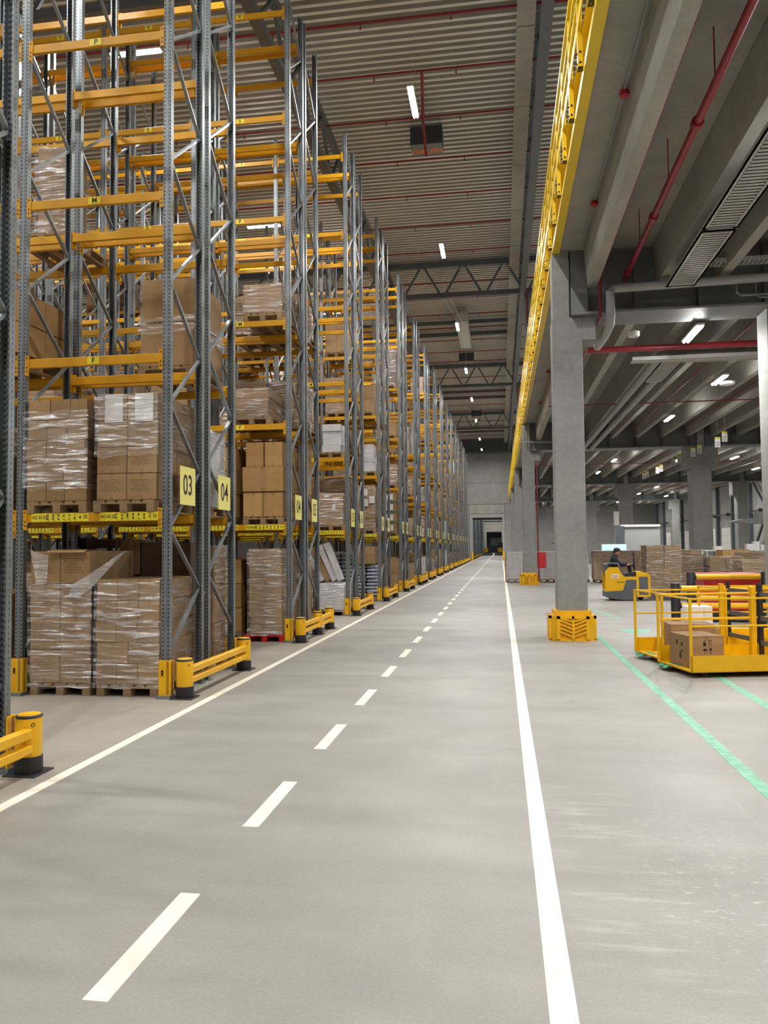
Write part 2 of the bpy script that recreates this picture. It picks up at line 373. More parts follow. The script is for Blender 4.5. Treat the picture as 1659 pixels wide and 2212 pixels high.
mb = MB(); mb.box(-9, 5, 230, 230.3, 0, 8); mb.box(-9, -8.7, Y_END, 230, 0, 8); mb.box(4.7, 5, Y_END, 230, 0, 8); mb.box(-9, 5, Y_END, 230, 8, 8.2); struct('wall_beyond', mb, M['steel'])
single('light_panel', MB().box(-3.0, .3, 229.8, 229.98, 2.2, 4.3), M['deckwhite'], 'pale rectangular panel seen through the far second doorway', 'panel')
mb = MB(); [mb.box(X_L, DX0, Y_F - .012, Y_F, z, z + .06) for z in (7.2, 9.95)]; [mb.box(DX1, 1.2, Y_F - .012, Y_F, z, z + .06) for z in (7.2, 9.95)]; mb.box(DX0, DX1, Y_F - .012, Y_F, 7.2, 7.26); mb.box(DX0, DX1, Y_F - .012, Y_F, 9.95, 10.01)
mb.box(X_L, X_R, Y_F - .1, Y_F - .02, 13.86, 15.5); struct('trim_1', mb, M['steel'])
# right wall with steel wind posts, dock doors and cross bracing
mb = MB(); mb.box(X_R, X_R + .3, Y_N, Y_END, 0, ZD); struct('wall_right', mb, M['conc_wall'])
k = 0
for yy in [42, 45.7, 49.4, 53.1, 62.5, 67.0, 71.5, 76, 80.5, 85, 89.5, 94, 98]:
    mb = MB(); mb.box(X_R - .28, X_R, yy - .18, yy + .18, 0, ZD); k += 1
    single('wind_post', mb, M['steel'], 'dark steel wind post on the right wall, %s from the near end' % od(k - 1), 'post', 'wind posts along the right wall')
k = 1
for yy in (64.7, 69.2, 73.8, 78.2, 82.8, 87.2, 91.8):
    k += 1; mb = MB(); mb.box(X_R - .1, X_R, yy - 1.3, yy + 1.3, 0, 3.2)
    for q in range(1, 5): mb.box(X_R - .115, X_R - .1, yy - 1.3, yy + 1.3, q * .64 - .012, q * .64 + .012, 1)
    d = struct('door_%d' % (k + 1), mb, [M['deckwhite'], M['greypipe']])
mb = MB()
for (y0, z0, y1, z1) in ((53.3, .3, 58, 4.2), (58, 4.2, 62.3, .3), (53.3, 7.3, 58, 4.2), (58, 4.2, 62.3, 7.3)): mb.bar((X_R - .35, y0, z0), (X_R - .35, y1, z1), .16, .16)
single('wall_bracing', mb, M['steel'], 'grey diagonal steel bracing crossing the right wall behind the packing area', 'bracing')
mb = MB(); mb.tube([(X_R - .5, 41, 4.25), (X_R - .5, 98, 4.25)], .05, 8)
for q in range(14): mb.lathe([(.0, 4.1), (.16, 4.15), (.16, 4.35), (.0, 4.4)], 10, (X_R - .5, 43 + q * 4))
single('wall_pipe', mb, M['black'], 'dark pipe with round fittings running along the right wall', 'pipe', smooth=True)

# mezzanine: precast ribbed slab, girders, columns
GY = [15.45, 36.75, 57.8, 78.9]
XM0 = 1.22
mb = MB(); mb.box(XM0, X_R - .3, Y_N, Y_F, 7.55, 8.08)
ribs0 = [1.82, 3.11, 4.17] + [5.32 + 1.12 * i for i in range(12)]
ribs1 = [1.82 + 1.1 * i for i in range(16)]
seg = [(-6.2, GY[0] - .3, ribs0), (GY[0] + .3, GY[1] - .3, ribs1), (GY[1] + .3, GY[2] - .3, ribs1), (GY[2] + .3, GY[3] - .3, ribs1), (GY[3] + .3, Y_F, ribs1)]
for (a, b, rs) in seg:
    for x in rs:
        if x < X_R - .5:
            z0 = 6.78 if a < 0 else 6.7
            mb.prism([(x - .15, 7.56), (x - .09, z0), (x + .09, z0), (x + .15, 7.56)], 'y', a, b)
struct('ceiling_mezzanine', mb, M['conc_slab'])
for i, gy in enumerate(GY):
    for q, (xa, xb) in enumerate(((1.42, 8.76), (9.16, 16.7), (17.02, X_R - .4))):
        mb = MB(); mb.box(xa, xb, gy - .45, gy + .45, 6.225, 6.27); mb.box(xa, xb, gy - .02, gy + .02, 6.27, 7.5)
        mb.box(xa, xb, gy - .2, gy + .2, 7.5, 7.545)
        x = xa + .02
        while x < xb - .1: mb.box(x, x + .02, gy - .2, gy + .2, 6.27, 7.5); x += 1.18
        single('steel_girder', mb, M['girder'], 'grey steel girder, %s from the camera, %s span from the aisle' % (od(i), od(q)), 'girder', 'mezzanine girders')
def column(x0, x1, y0, y1, lab, corb, ztop=6.22, tall=True):
    mb = MB(); mb.rbox(x0, x1, y0, y1, 0, ztop, .015)
    for (a, b, zc) in corb: mb.rbox(a, b, y0 + .002, y1 - .002, zc, ztop, .012)
    if tall: mb.box(*((x0 + .02, x0 + .33) if x0 < 2 else ((x0 + x1) / 2 - .15, (x0 + x1) / 2 + .15)), y0 + .02, y1 - .02, ztop, 7.545)
    return single('concrete_column', mb, M['conc'], lab, 'column', 'precast columns under the mezzanine')
for i, gy in enumerate(GY):
    column(1.05, 1.62, gy - .28, gy + .28, 'grey concrete column at the mezzanine edge, %s from the camera' % od(i), [(1.6, 1.88, 5.76)])
for i, gy in enumerate(GY[1:]):
    column(8.53, 9.39, gy - .42, gy + .42, 'thick concrete column with side corbels in the middle line, %s from the camera' % od(i), [(8.3, 8.6, 5.25), (9.3, 9.7, 5.25)])
    column(16.5, 17.2, gy - .42, gy + .42, 'concrete column in the line near the right wall, %s from the camera' % od(i), [(16.2, 16.6, 5.25)])
column(4.98, 5.5, GY[0] - .3, GY[0] + .3, 'concrete column cut by the right edge of the photo under the nearest girder', [], 6.22, False)
mb = MB(); mb.box(1.42, 1.74, GY[0] - .22, GY[0] - .18, 6.27, 7.54); mb.box(1.42, 1.44, GY[0] - .2, GY[0], 6.27, 7.54)
single('girder_end_plate', mb, M['girder'], 'grey steel end plate beside the top of the nearest column', 'plate')
# column guards
def column_guard(cx, cy, s, lab):
    t = thing('column_guard', lab, 'column guard', (cx, cy, 0), 0, 'yellow plastic column guards'); h = s / 2 - .05; H = .47
    mb = MB(); b = .07
    poly = [(-h + b, -h), (h - b, -h), (h, -h + b), (h, h - b), (h - b, h), (-h + b, h), (-h, h - b), (-h, -h + b)]
    q = h - .075; inner = [(-q + .04, -q), (q - .04, -q), (q, -q + .04), (q, q - .04), (q - .04, q), (-q + .04, q), (-q, q - .04), (-q, -q + .04)]
    for i in range(8):
        a, c = poly[i], poly[(i + 1) % 8]; a2, c2 = inner[i], inner[(i + 1) % 8]
        for (p, r, z0, z1) in (((a, c), (a2, c2), 0, H),):
            v = [(*a, z0), (*c, z0), (*c2, z0), (*a2, z0), (*a, z1), (*c, z1), (*c2, z1), (*a2, z1)]
            mb.add(v, [(0, 1, 2, 3), (4, 5, 6, 7), (0, 1, 5, 4), (2, 3, 7, 6)])
    part('shell', mb, M['yellow'], t)
    mb = MB(); q2 = q + .03; mb.box(-q2, q2, -q2, -q2 + .1, H, H + .1); mb.box(-q2, q2, q2 - .1, q2, H, H + .1); mb.box(-q2, -q2 + .1, -q2 + .1, q2 - .1, H, H + .1); mb.box(q2 - .1, q2, -q2 + .1, q2 - .1, H, H + .1)
    part('collar', mb, M['yellow'], t)
    # chevron ribs standing proud of the four faces
    mb = MB()
    def rib(u0, z0, u1, z1):
        return [(u0, z0), (u1, z1), (u1, z1 + .034), (u0, z0 + .034)]
    for k in range(4):
        ca, sa = math.cos(k * math.pi / 2), math.sin(k * math.pi / 2); tmp = MB()
        for j in range(7):
            z = .09 + j * .072
            for sg in (-1, 1):
                z0, z1 = min(z, H - .06), z - .09
                if z1 < .02: continue
                tmp.prism([(sg * (h - .15), z0), (sg * .02, z1), (sg * .02, z1 + .032), (sg * (h - .15), z0 + .032)], 'y', -h - .05, -h + .004)
        tmp.box(-.02, .02, -h - .052, -h + .004, .02, H); tmp.box(-h + .09, h - .09, -h - .052, -h + .004, H - .05, H); tmp.box(-h + .09, h - .09, -h - .052, -h + .004, 0, .035)
        for sg in (-1, 1): tmp.box(sg * (h - .09), sg * (h - .15), -h - .052, -h + .004, .02, H)
        mb.add([(x * ca - y * sa, x * sa + y * ca, z) for x, y, z in tmp.v], tmp.f)
    part('chevron_grille', mb, M['yellow'], t); return t
column_guard(1.325, GY[0], .88, 'yellow plastic guard around the nearest concrete column')
column_guard(1.28, GY[1], .88, 'yellow plastic guard around the second column, beside the white cartons')

# mezzanine edge: yellow channel fascia and guard rail
mb = MB(); mb.box(1.08, 1.22, Y_N, 96.5, 7.5, 7.53); mb.box(1.19, 1.22, Y_N, 96.5, 7.53, 8.1); mb.box(1.08, 1.19, Y_N, 96.5, 8.07, 8.1); mb.box(1.08, 1.09, Y_N, 96.5, 7.53, 7.6)
struct('trim_2', mb, M['rail_yellow'])
t = thing('mezzanine_guardrail', 'long yellow guard rail along the mezzanine edge', 'guard rail', (1.05, 0, 7.6))
pm = MB(); pm.box(-.03, .03, -.04, .04, 0, 1.46); pm.box(-.034, .034, -.044, .044, .0, .02, 1); pm.lathe([(.012, 0), (.012, .01)], 6, (0, 0))
pm.tube([(-.045, 0, .07), (-.03, 0, .07)], .014, 8, 1); pm.tube([(-.045, 0, .2), (-.03, 0, .2)], .014, 8, 1); pm.tube([(0, -.05, .07), (0, -.04, .07)], .014, 8, 1); pm.tube([(0, -.05, .2), (0, -.04, .2)], .014, 8, 1)
pme = pm.mesh('rail_post', [M['rail_yellow'], M['ink']])
for i in range(84): link('post', pme, t, (0, 1.32 + 1.16 * (i - 2), 0))
for nm, z, a, b in (('top_rail', 1.45, .05, .06), ('upper_mid_rail', 1.15, .03, .05), ('lower_mid_rail', .85, .03, .05), ('toe_board', .55, .015, .14)):
    part(nm, MB().box(-a / 2 - .02, a / 2 - .02, -3, 96.4, z - b / 2, z + b / 2), M['rail_yellow'], t)

# roof trusses across the hall
def truss(y, i):
    t = thing('roof_truss', 'dark steel roof truss with zigzag webs, %s from the camera' % od(i), 'truss', (0, y, 0), 0, 'roof trusses across the hall')
    part('lower_chord', MB().box(-40, 18.8, -.11, .11, 13.72, 13.94), M['steel'], t)
    part('upper_chord', MB().box(-40, 18.8, -.12, .12, 15.2, 15.48), M['steel'], t)
    mb = MB(); x = -40.6 - 2.76; 
    x0 = -3.54 - 1.96 * 18
    while x0 < 17:
        mb.bar((x0 + .12, 0, 15.2), (x0 + .86, 0, 13.9), .09, .1); mb.bar((x0 + 1.1, 0, 13.9), (x0 + 1.84, 0, 15.2), .09, .1); x0 += 1.96
    part('web_members', mb, M['steel'], t)
for i, yy in enumerate([15.6, 36.6, 57.7, 78.8, 99.3]): truss(yy, i)
# longitudinal trusses: over the rack ends and over the mezzanine edge
for (x, zl, zu, lab) in ((-5.3, 13.8, 15.2, 'long grey roof truss running above the rack ends'), (1.22, 13.8, 15.3, 'long grey roof truss running above the mezzanine edge')):
    t = thing('longitudinal_truss', lab, 'truss', (x, 0, 0), 0, 'longitudinal roof trusses')
    part('lower_chord', MB().box(-.13, .13, Y_N, 99, zl - .1, zl + .1), M['steel'], t); part('upper_chord', MB().box(-.1, .1, Y_N, 99, zu - .1, zu + .1), M['steel'], t)
    mb = MB(); y = -20.0
    while y < 97: mb.bar((0, y, zl), (0, y + 1.3, zu), .07, .1, up=(1, 0, 0)); mb.bar((0, y + 1.3, zu), (0, y + 2.6, zl), .07, .1, up=(1, 0, 0)); y += 2.6
    part('web_members', mb, M['steel'], t)
k = 0
for base in (36.6, 57.7, 78.8):
    for dy in (9.6, 12.2):
        single('purlin_beam', MB().box(-20, 1.0, base + dy - .08, base + dy + .08, 15.2, 15.42), M['steel'], 'dark steel beam under the roof deck, %s from the camera' % od(k), 'beam', 'dark roof beams between trusses'); k += 1
# fire board strip on the roof
k = 0; y = -6
while y < 99:
    single('roof_board', MB().box(.6, 1.06, y + .02, y + 3.6, 14.96, 15.04), M['conc_slab'], 'pale board of the roof strip beside the long truss, %s in line' % od(k), 'board', 'pale boards of the roof strip'); k += 1; y += 3.62
# steel posts standing on the mezzanine line
for i, yy in enumerate(GY[1:]):
    t = thing('steel_stanchion', 'tall steel stanchion rising behind the yellow rail, %s from the camera' % od(i), 'steel column', (1.42, yy, 0), 0, 'steel stanchions over the mezzanine')
    mb = MB(); mb.box(-.14, .14, -.14, -.12, 8.08, 13.7); mb.box(-.14, .14, .12, .14, 8.08, 13.7); mb.box(-.01, .01, -.12, .12, 8.08, 13.7); part('stanchion_profile', mb, M['galv'], t)
    part('red_riser', MB().tube([(-.02, -.2, 8.08), (-.02, -.2, 13.7)], .04, 8), M['redpipe'], t, True)
    part('silver_riser', MB().tube([(.2, -.05, 8.08), (.2, -.05, 13.7)], .06, 8), M['galv'], t, True)
# sprinkler pipes
k = 0; y = 5.2
for y in [7.6, 10.1, 12.9, 15.9, 18.75, 20.95, 23.3, 25.9, 28.6, 31.4, 34.3, 38.4, 40.9, 43.8, 46.6, 49.4, 52.4, 55.2, 60.5, 63.5, 66.5, 69.5, 72.5, 75.6, 82, 85.5, 89, 92.5, 96]:
    t = thing('sprinkler_pipe', 'red sprinkler pipe crossing under the roof, %s from the camera' % od(k), 'pipe', (0, y, 15.1), 0, 'red sprinkler pipes under the roof'); k += 1
    part('pipe', MB().tube([(-30, 0, 0), (12, 0, 0)], .032 if k != 5 else .04, 8), M['redpipe'], t, True)
    mb = MB()
    for x in [-1.02 + 2.3 * j for j in range(-10, 5)]: mb.tube([(x, 0, -.03), (x, 0, -.14)], .014, 6); mb.tube([(x, 0, -.14), (x, 0, -.16)], .03, 6); 
    part('sprinkler_heads', mb, M['redpipe'], t)

# ------------------------------------------------------------------ lamps
def hall_lamp(loc, rz, L, W, lab, grp, power, hang):
    t = thing('tube_lamp', lab, 'lamp', loc, rz, grp)
    part('housing', MB().rbox(-.085, .085, -L / 2, L / 2, .0, .05, .008), M['deckwhite'], t)
    mb = MB(); [mb.tube([(x, -L / 2 + .03, -.02), (x, L / 2 - .03, -.02)], .022, 8) for x in (-.04, .04)]
    part('tubes', mb, M['lamp'], t, True)
    mb = MB(); [mb.tube([(0, s * (L / 2 - .15), .05), (0, s * (L / 2 - .15), hang)], .004, 5) for s in (-1, 1)]; part('hanger_wire', mb, M['tray'], t)
    ld = bpy.data.lights.new('lamp_light', 'AREA'); ld.shape = 'RECTANGLE'; ld.size = W; ld.size_y = L; ld.energy = power; ld.color = (1, .985, .96); ld.spread = R(170)
    lo = link('lamp_light', ld, t, (0, 0, -.05)); return t
for i, yy in enumerate([-11, -1, 9.3, 19.75, 30.1, 40.8, 51.2, 61.4, 71.8, 84.2, 93.6]):
    hall_lamp((-2.1, yy, 13.5), 0, 1.45, .16, 'bright tube lamp above the aisle, ' + ('%s in view from the camera' % od(i - 3) if i > 2 else ('just behind' if i == 2 else 'further behind' if i == 1 else 'far behind') + ' the top of the view'), 'tube lamps above the main aisle', HALL_W, 2.22)
k = 0
for yy in (-3.4, 6.8, 17.0, 27.2, 38, 49, 60, 72):
    for x in (-8.5, -18.5, -29):
        hall_lamp((x, yy, 13.75), R(90), 1.3, .14, 'tube lamp above the racks, %s from the camera, %s column from the aisle' % (od(k // 3), od(k % 3)), 'tube lamps above the racks', HALL_W * .8, 1.97); k += 1
hall2 = [(-2, 108), (-2, 125), (-2, 145), (-2, 170), (-2, 190)]
hall_lamp((-1.5, 212, 6.5), 0, 1.45, .16, 'added unseen tube lamp in the room beyond the second doorway', 'added lamps beyond the second doorway', 420, 1.5)  # unseen lamp added to brighten the dark room beyond
for i, (x, yy) in enumerate(hall2): hall_lamp((x, yy, 11), 0, 1.45, .16, 'tube lamp of the next hall, %s beyond the doorway' % od(i), 'tube lamps of the next hall', HALL_W * 1.3, 4.72)
# lamps over the mezzanine floor
for i, yy in enumerate([0, 14, 28, 42, 56, 70, 84]): hall_lamp((8.5, yy, 13.5), 0, 1.45, .16, 'tube lamp over the upper floor, %s from the camera' % od(i), 'tube lamps over the upper floor', HALL_W * .8, 2.22)
mz = [(3.96, 16.45), (6.15, 22.7), (6.15, 29.3), (6.15, 43.2), (6.15, 50.2), (9.6, 44.2), (12.4, 43.4), (12.35, 64), (12.35, 72), (6.15, 64), (6.15, 71), (12.4, 29), (12.4, 20), (6.15, 85), (12.4, 85), (3.4, 93), (8.9, 93), (15, 93), (15.5, 60), (15.5, 76), (3.4, 82), (15.5, 50)]  # closing run of entries: unseen lamps added to brighten the dark far end
for i, (x, yy) in enumerate(mz): hall_lamp((x, yy, 6.42 if i else 6.12), 0, 1.25, .2, 'bright lamp hung under the mezzanine, %s nearest' % od(sorted(mz, key=lambda q: q[0] ** 2 + q[1] ** 2).index((x, yy))), 'lamps under the mezzanine', MEZZ_W, 1.12)
for i, (x, yy) in enumerate([(4.2, 9.6), (4.2, 2.2), (9.5, 9.6), (9.5, 2.2), (4.2, -6)]): hall_lamp((x, yy, 6.42), 0, 1.25, .2, 'added lamp under the mezzanine outside the frame, %s of five' % od(i), 'added lamps under the mezzanine outside the frame', MEZZ_W, 1.12)  # unseen lamps added to light the near floor on the right
# heaters with their logo
for i, yy in enumerate([24.0, 53.2, 76.1]):
    t = thing('unit_heater', 'dark suspended heater box with orange logo, %s along the aisle' % od(i), 'heater', (-2.15, yy, 14.62), 0, 'suspended heaters above the aisle')
    mb = MB(); mb.rbox(-.51, .51, 0, .66, .02, .6, .01); part('casing', mb, M['heater'], t)
    mb = MB(); mb.box(-.5, .5, .01, .65, 0, .022, 0); put_text(mb, 'NJORD', .34, .95, .012, lambda a, b: (-a, .45 + b, -.003)); mb.prism([(-.09, .1), (.09, .1), (0, .02)], 'z', -.002, -.001, 1)
    part('underside_with_logo', mb, [M['heatermesh'], M['ltorange']], t, label='grey underside with upside-down orange NJORD lettering')
    mb = MB(); [mb.tube([(x, y0, .6), (x, y0, 1.1)], .008, 5) for x in (-.45, .45) for y0 in (.08, .58)]; part('hanger_rods', mb, M['steel'], t)
single('sprinkler_drop', MB().tube([(-1.97, 20.95, 15.08), (-2.13, 22.9, 14.62), (-2.11, 23.6, 14.03)], .045, 8), M['redpipe'], 'red pipe dropping in front of the nearest heater box', 'pipe', smooth=True)
single('roof_duct', MB().rbox(-2.35, -1.65, 43.5, 49.5, 14.55, 15.1, .02), M['tray'], 'grey duct under the roof before the second heater', 'duct')
single('conduit_pair', MB().tube([(-2.6, 36.4, 15.05), (1.0, 36.4, 15.05)], .02, 6).tube([(-2.6, 36.4, 15.05), (-2.6, 36.8, 13.9), (-2.2, 44, 14.6)], .02, 6).tube([(-2.3, 36.4, 14.95), (-2.3, 36.8, 13.9), (-1.95, 44, 14.6)], .02, 6), M['tray'], 'thin white conduits running back from the nearest visible truss', 'conduit')

# ================================================================== FLOOR MARKINGS
single('lane_line', MB().box(-3.55, -3.45, Y_N, 190, 0, .0015), M['paint'], 'white painted line along the foot of the racks', 'floor line')
single('lane_line', MB().box(.155, .265, Y_N, 190, 0, .0015), M['paint'], 'white painted line along the open side of the aisle', 'floor line')
dm = MB().box(-.055, .055, -.485, .485, 0, .0015).mesh('dash', M['paint'])
for i in range(52):
    o = link('lane_dash', dm, None, (-1.635, 3.45 + 1.945 * (i - 1), 0)); tag(o, 'white centre dash on the aisle floor, %s from the camera' % od(i), 'floor line', 'white centre dashes of the aisle')
single('lane_line', MB().box(-1.69, -1.58, 103, 190, 0, .0015), M['paint'], 'white centre line continuing beyond the far doorway', 'floor line')
single('floor_tape', MB().box(1.83, 1.94, 3, 15.9, 0, .0015), M['green'], 'green floor tape running from the right edge to the nearest column', 'floor tape')
single('floor_tape', MB().box(2.84, 2.96, 5, 11.9, 0, .0015), M['green'], 'green floor tape ending under the yellow trolley', 'floor tape')
single('floor_tape', MB().bar((1.62, 32, .001), (2.85, 19.5, .001), .1, .0015), M['green'], 'worn green tape slanting behind the nearest column', 'floor tape')
mb = MB(); mb.add([(2.78 + .28 * math.cos(t) * (1 + .25 * math.sin(3 * t)), 16.9 + .5 * math.sin(t) * (1 + .3 * math.cos(2 * t)), .0012) for t in [i * math.pi / 9 for i in range(18)]], [tuple(range(18))])
single('paint_smudge', mb, M['green'], 'pale green smudge on the floor beside the nearest column guard', 'smudge')

# ================================================================== RACKS
NX = 16
YR = [8.96, 14.5, 20.26, 25.72, 31.3] + [36.9 + 5.6 * i for i in range(11)]
LV = [2.27, 4.235, 6.285, 8.355, 10.4, 12.55]
BAYS = [3, 5, 7, 8, 7, 6, 5, 4, 3, 3, 2, 2, 2, 2, 2, 1]
PITCH_X = 1.95
def post_mesh():
    mb = MB(); H = 13.12; t = .004
    mb.box(-.05, .05, 0, t, 0, H); mb.box(-.05, -.05 + t, t, .07, 0, H); mb.box(.05 - t, .05, t, .07, 0, H)
    mb.box(-.05, -.034, .07, .074, 0, H); mb.box(.034, .05, .07, .074, 0, H); mb.box(-.014, .014, -.004, 0.0, 0, H)
    mb.box(-.085, .085, -.008, .11, 0, .008); return mb.mesh('upright_post', M['post'])
PM = post_mesh()
def brace_mesh(off):
    mb = MB(); z = off - 1.55
    for k in range(10):
        zr = z + 1.55 * k
        for (a, b) in (((zr - .80), zr), ((zr + .80), zr)):
            z0, z1 = a, b
            if min(z0, z1) < .1 or max(z0, z1) > 13.05: continue
            mb.bar((0, .05, z0), (0, 1.04, z1), .03, .045, up=(1, 0, 0))
    return mb.mesh('frame_bracing', M['galv'])
BM = [brace_mesh(1.29), brace_mesh(.68)]
def beam_mesh():
    mb = MB(); L = .925
    mb.rbox(-L, L, 0, .048, -.115, 0, .006)
    for s in (-1, 1):
        mb.box(s * (L - .0), s * (L - .05), -.012, .0, -.21, .045); mb.box(s * L, s * (L - .006), -.012, .05, -.21, .045)
        for z in (-.17, -.12, .0): mb.box(s * (L - .018), s * (L - .032), -.0135, -.011, z, z + .025, 1)
    return mb.mesh('beam', [M['orange'], M['ink']])
BE = beam_mesh()
def letter_label(ch):
    mb = MB(); mb.box(-.08, .08, -.004, 0, -.1, -.012); put_text(mb, ch, .095, 1, .002, lambda a, b: (a, -.005, -.056 + b)); return mb.mesh('location_label', [M['label'], M['ink']])
LL = [letter_label(c) for c in 'FMPSV']
def strip_label(txt, end, seed):
    r = random.Random(seed); mb = MB(); mb.box(-.385, .385, -.004, 0, -.108, -.004)
    put_text(mb, txt, .062, .82, .001, lambda a, b: (a - .275, -.005, -.056 + b)); put_text(mb, end, .06, .85, .001, lambda a, b: (a + .345, -.005, -.056 + b))
    for k in range(7):
        x = -.165 + k * .073
        for q in range(6):
            if r.random() < .85: mb.box(x - .013, x + .013, -.0055, -.004, -.018 - q * .0125, -.018 - q * .0125 - r.uniform(.004, .010), 1)
        put_text(mb, 'ADFMPSV'[k], .022, 1, 0, lambda a, b, x=x: (x + .018 + a, -.005, -.098 + b))
    return mb.mesh('location_label', [M['label'], M['ink']])
SL = {}
def strip(row, bay, side):
    key = (min(row, 9), bay, side)
    if key not in SL: SL[key] = strip_label('AG %02d %02d' % (row, bay * 2 + 2), '02' if side else '01', hash(key) & 255)
    return SL[key]
def sign_mesh(num):
    mb = MB(); mb.box(0, .003, -.245, .245, 0, .49); put_text(mb, '%02d' % num, .37, .82, .004, lambda a, b: (.0045, a, .245 + b)); return mb.mesh('aisle_sign', [M['sign'], M['ink']])
def protector(rear=False):
    mb = MB(); s = -1 if rear else 1
    pts = [(-.078, .075), (-.078, -.03), (-.06, -.045), (.06, -.045), (.078, -.03), (.078, .075), (.06, .075), (.058, -.012), (-.058, -.012), (-.06, .075)]
    mb.prism([(x, y * s) for x, y in pts], 'z', .04, .455)
    for x in (.038, .054) if not rear else (-.03, .03): mb.box(x - .0035, x + .0035, s * -.0465, s * -.04, .05, .45, 1)
    for y in (.0, .02): mb.box(.077, .0795, s * y, s * y + .008, .05, .45, 1)
    mb.lathe([(.0, 0), (.0, 0)], 3) if 0 else None
    mb.prism([(-.045, .315), (.0, .315), (-.0225, .355)], 'y', s * -.0465, s * -.045, 1); mb.prism([(-.035, .28), (-.01, .28), (-.005, .31), (-.04, .31)], 'y', s * -.0465, s * -.045, 1)
    mb.box(-.05, .005, s * -.0465, s * -.045, .268, .273, 1); return mb.mesh('guard_shell', [M['yellow'], M['ink']])
PF, PR = protector(), protector(True)
ftm = MB().box(-.09, .09, -.06, .09, 0, .04).mesh('foot_plate', M['galv'])
npro = 0
SPM = MB().bar((0, 0, 0), (0, .148, 0), .03, .05).mesh('row_spacer', M['galv'])
def rack(j, side, yo, nb, num, detail):
    which = 'front' if side == 0 else 'rear'
    t = thing('pallet_rack', 'tall orange and grey pallet rack, %s one of the %s pair, ending in sign %02d' % (which, od(j) if j >= 0 else 'nearest', num), 'pallet rack', (-4.05, yo, 0), 0, 'pallet racks along the aisle')
    for b in range(nb + 1):
        x = -PITCH_X * b
        link('post', PM, t, (x, 0, 0)); o = link('post', PM, t, (x, 1.1, 0)); o.rotation_euler = (0, 0, math.pi)
        link('bracing', BM[side], t, (x, 0, 0))
        if b < nb:
            for k, z in enumerate(LV):
                o = link('beam', BE, t, (x - PITCH_X / 2, 0.004, z))
                if side == 0 and detail:
                    if k == 0:
                        for s in (0, 1):
                            q = link('location_label', strip(num, b, s), o, (-.43 if s else .49, 0, 0))
                    elif j < 6: link('location_label', LL[k - 1], o, (0, 0, 0))
                elif side == 0 and k == 0: link('location_label', strip(9, 0, 0), o, (.49, 0, 0))
                o = link('beam', BE, t, (x - PITCH_X / 2, 1.096, z)); o.rotation_euler = (0, 0, math.pi)
    sg = link('aisle_sign', sign_mesh(num), t, (.058, .52 if side == 0 else .6, 2.37)); sg['label'] = 'pale yellow sign reading %02d' % num
    if side == 0:
        for b in range(min(nb + 1, 3)):
            for z in (1.2, 4.0, 6.95, 10, 12.9): link('row_spacer', SPM, t, (-PITCH_X * b, 1.1, z))
    return t
def sign04_fix(): pass
for j in range(NX):
    yo = YR[j]; nb = BAYS[j]
    rack(j, 0, yo, nb, 3 + j, j < 7); rack(j, 1, yo + 1.26, nb, 4 + j, False)
    for b in range(min(nb + 1, 3 if j < 4 else 1)):
        where = ['at the aisle end', 'one bay in from the aisle', 'two bays in from the aisle'][b]
        for (yy, me, nm, num) in ((yo, PF, 'front', 3 + j), (yo + 2.36, PR, 'rear', 4 + j)):
            t = thing('post_protector', 'yellow protector, %s post %s, %s rack pair' % (nm, where, od(j)), 'protector', (-4.05 - PITCH_X * b, yy, 0), 0, 'yellow upright protectors')
            link('shell', me, t, (0, 0, 0)); link('foot_plate', ftm, t, (0, -.02, 0))
# nearest rack at the left edge of the photo, and the ones just outside it
for (side, yo, num) in ((0, 3.52, 2), (1, 4.78, 3)):
    rack(-1, side, yo, 1, num, False)
t = thing('post_protector', 'yellow upright protector at the left edge behind the nearest bollard', 'protector', (-4.05, 5.88, 0), 0, 'yellow upright protectors'); link('shell', PR, t, (0, 0, 0)); link('foot_plate', ftm, t, (0, -.02, 0))
# next hall: rack ends seen through the doorway
for j in range(14):
    yo = 104 + 5.9 * j
    t = thing('pallet_rack', 'end frames of a grey rack beyond the far doorway, %s from it' % od(j), 'pallet rack', (-4.05, yo, 0), 0, 'rack ends in the next hall')
    for y in (0, 1.1, 1.26, 2.36): link('post', PM, t, (0, y, 0))
    link('bracing', BM[0], t, (0, 0, 0)); link('bracing', BM[1], t, (0, 1.26, 0))
    link('back_sheet', MB().box(-.03, -.02, .05, 2.3, .1, 13).mesh('s', M['galv']), t); link('aisle_sign', sign_mesh(min(19 + j, 30)), t, (.058, .52, 2.37))
# yellow barriers at the rack ends
def bollard_mesh():
    mb = MB(); mb.lathe([(.098, .14), (.1, .145), (.1, .445), (.098, .45)], 28, m=0)
    return mb
def ring(mb, ang, z, r=.1, m=1):
    for k in range(14):
        t0, t1 = 2 * math.pi * k / 14, 2 * math.pi * (k + 1) / 14; q = []
        for (rr, tt) in ((.017, t0), (.017, t1), (.011, t1), (.011, t0)):
            a = ang + rr * math.cos(tt) / r; q.append(((r + .0015) * math.cos(a), (r + .0015) * math.sin(a), z + rr * math.sin(tt)))
        mb.add(q, [(0, 1, 2, 3)], m)
bm_ = bollard_mesh(); [ring(bm_, a, .40) for a in (R(-40), R(-150), R(60), R(140))]; BY = bm_.mesh('bollard_body', [M['yellow'], M['ink']], True)
BC = MB().lathe([(.1, .45), (.104, .453), (.104, .462), (.092, .47), (.09, .472), (.0, .472)], 28).mesh('bollard_cap', M['black'], True)
BC2 = MB().lathe([(.09, .471), (.088, .476), (.05, .477), (.0, .477)], 28).mesh('bollard_cap_disc', M['yellow'], True)
BB = MB().lathe([(.108, .012), (.11, .02), (.108, .14), (.1, .145)], 28).mesh('bollard_sleeve', M['black'], True)
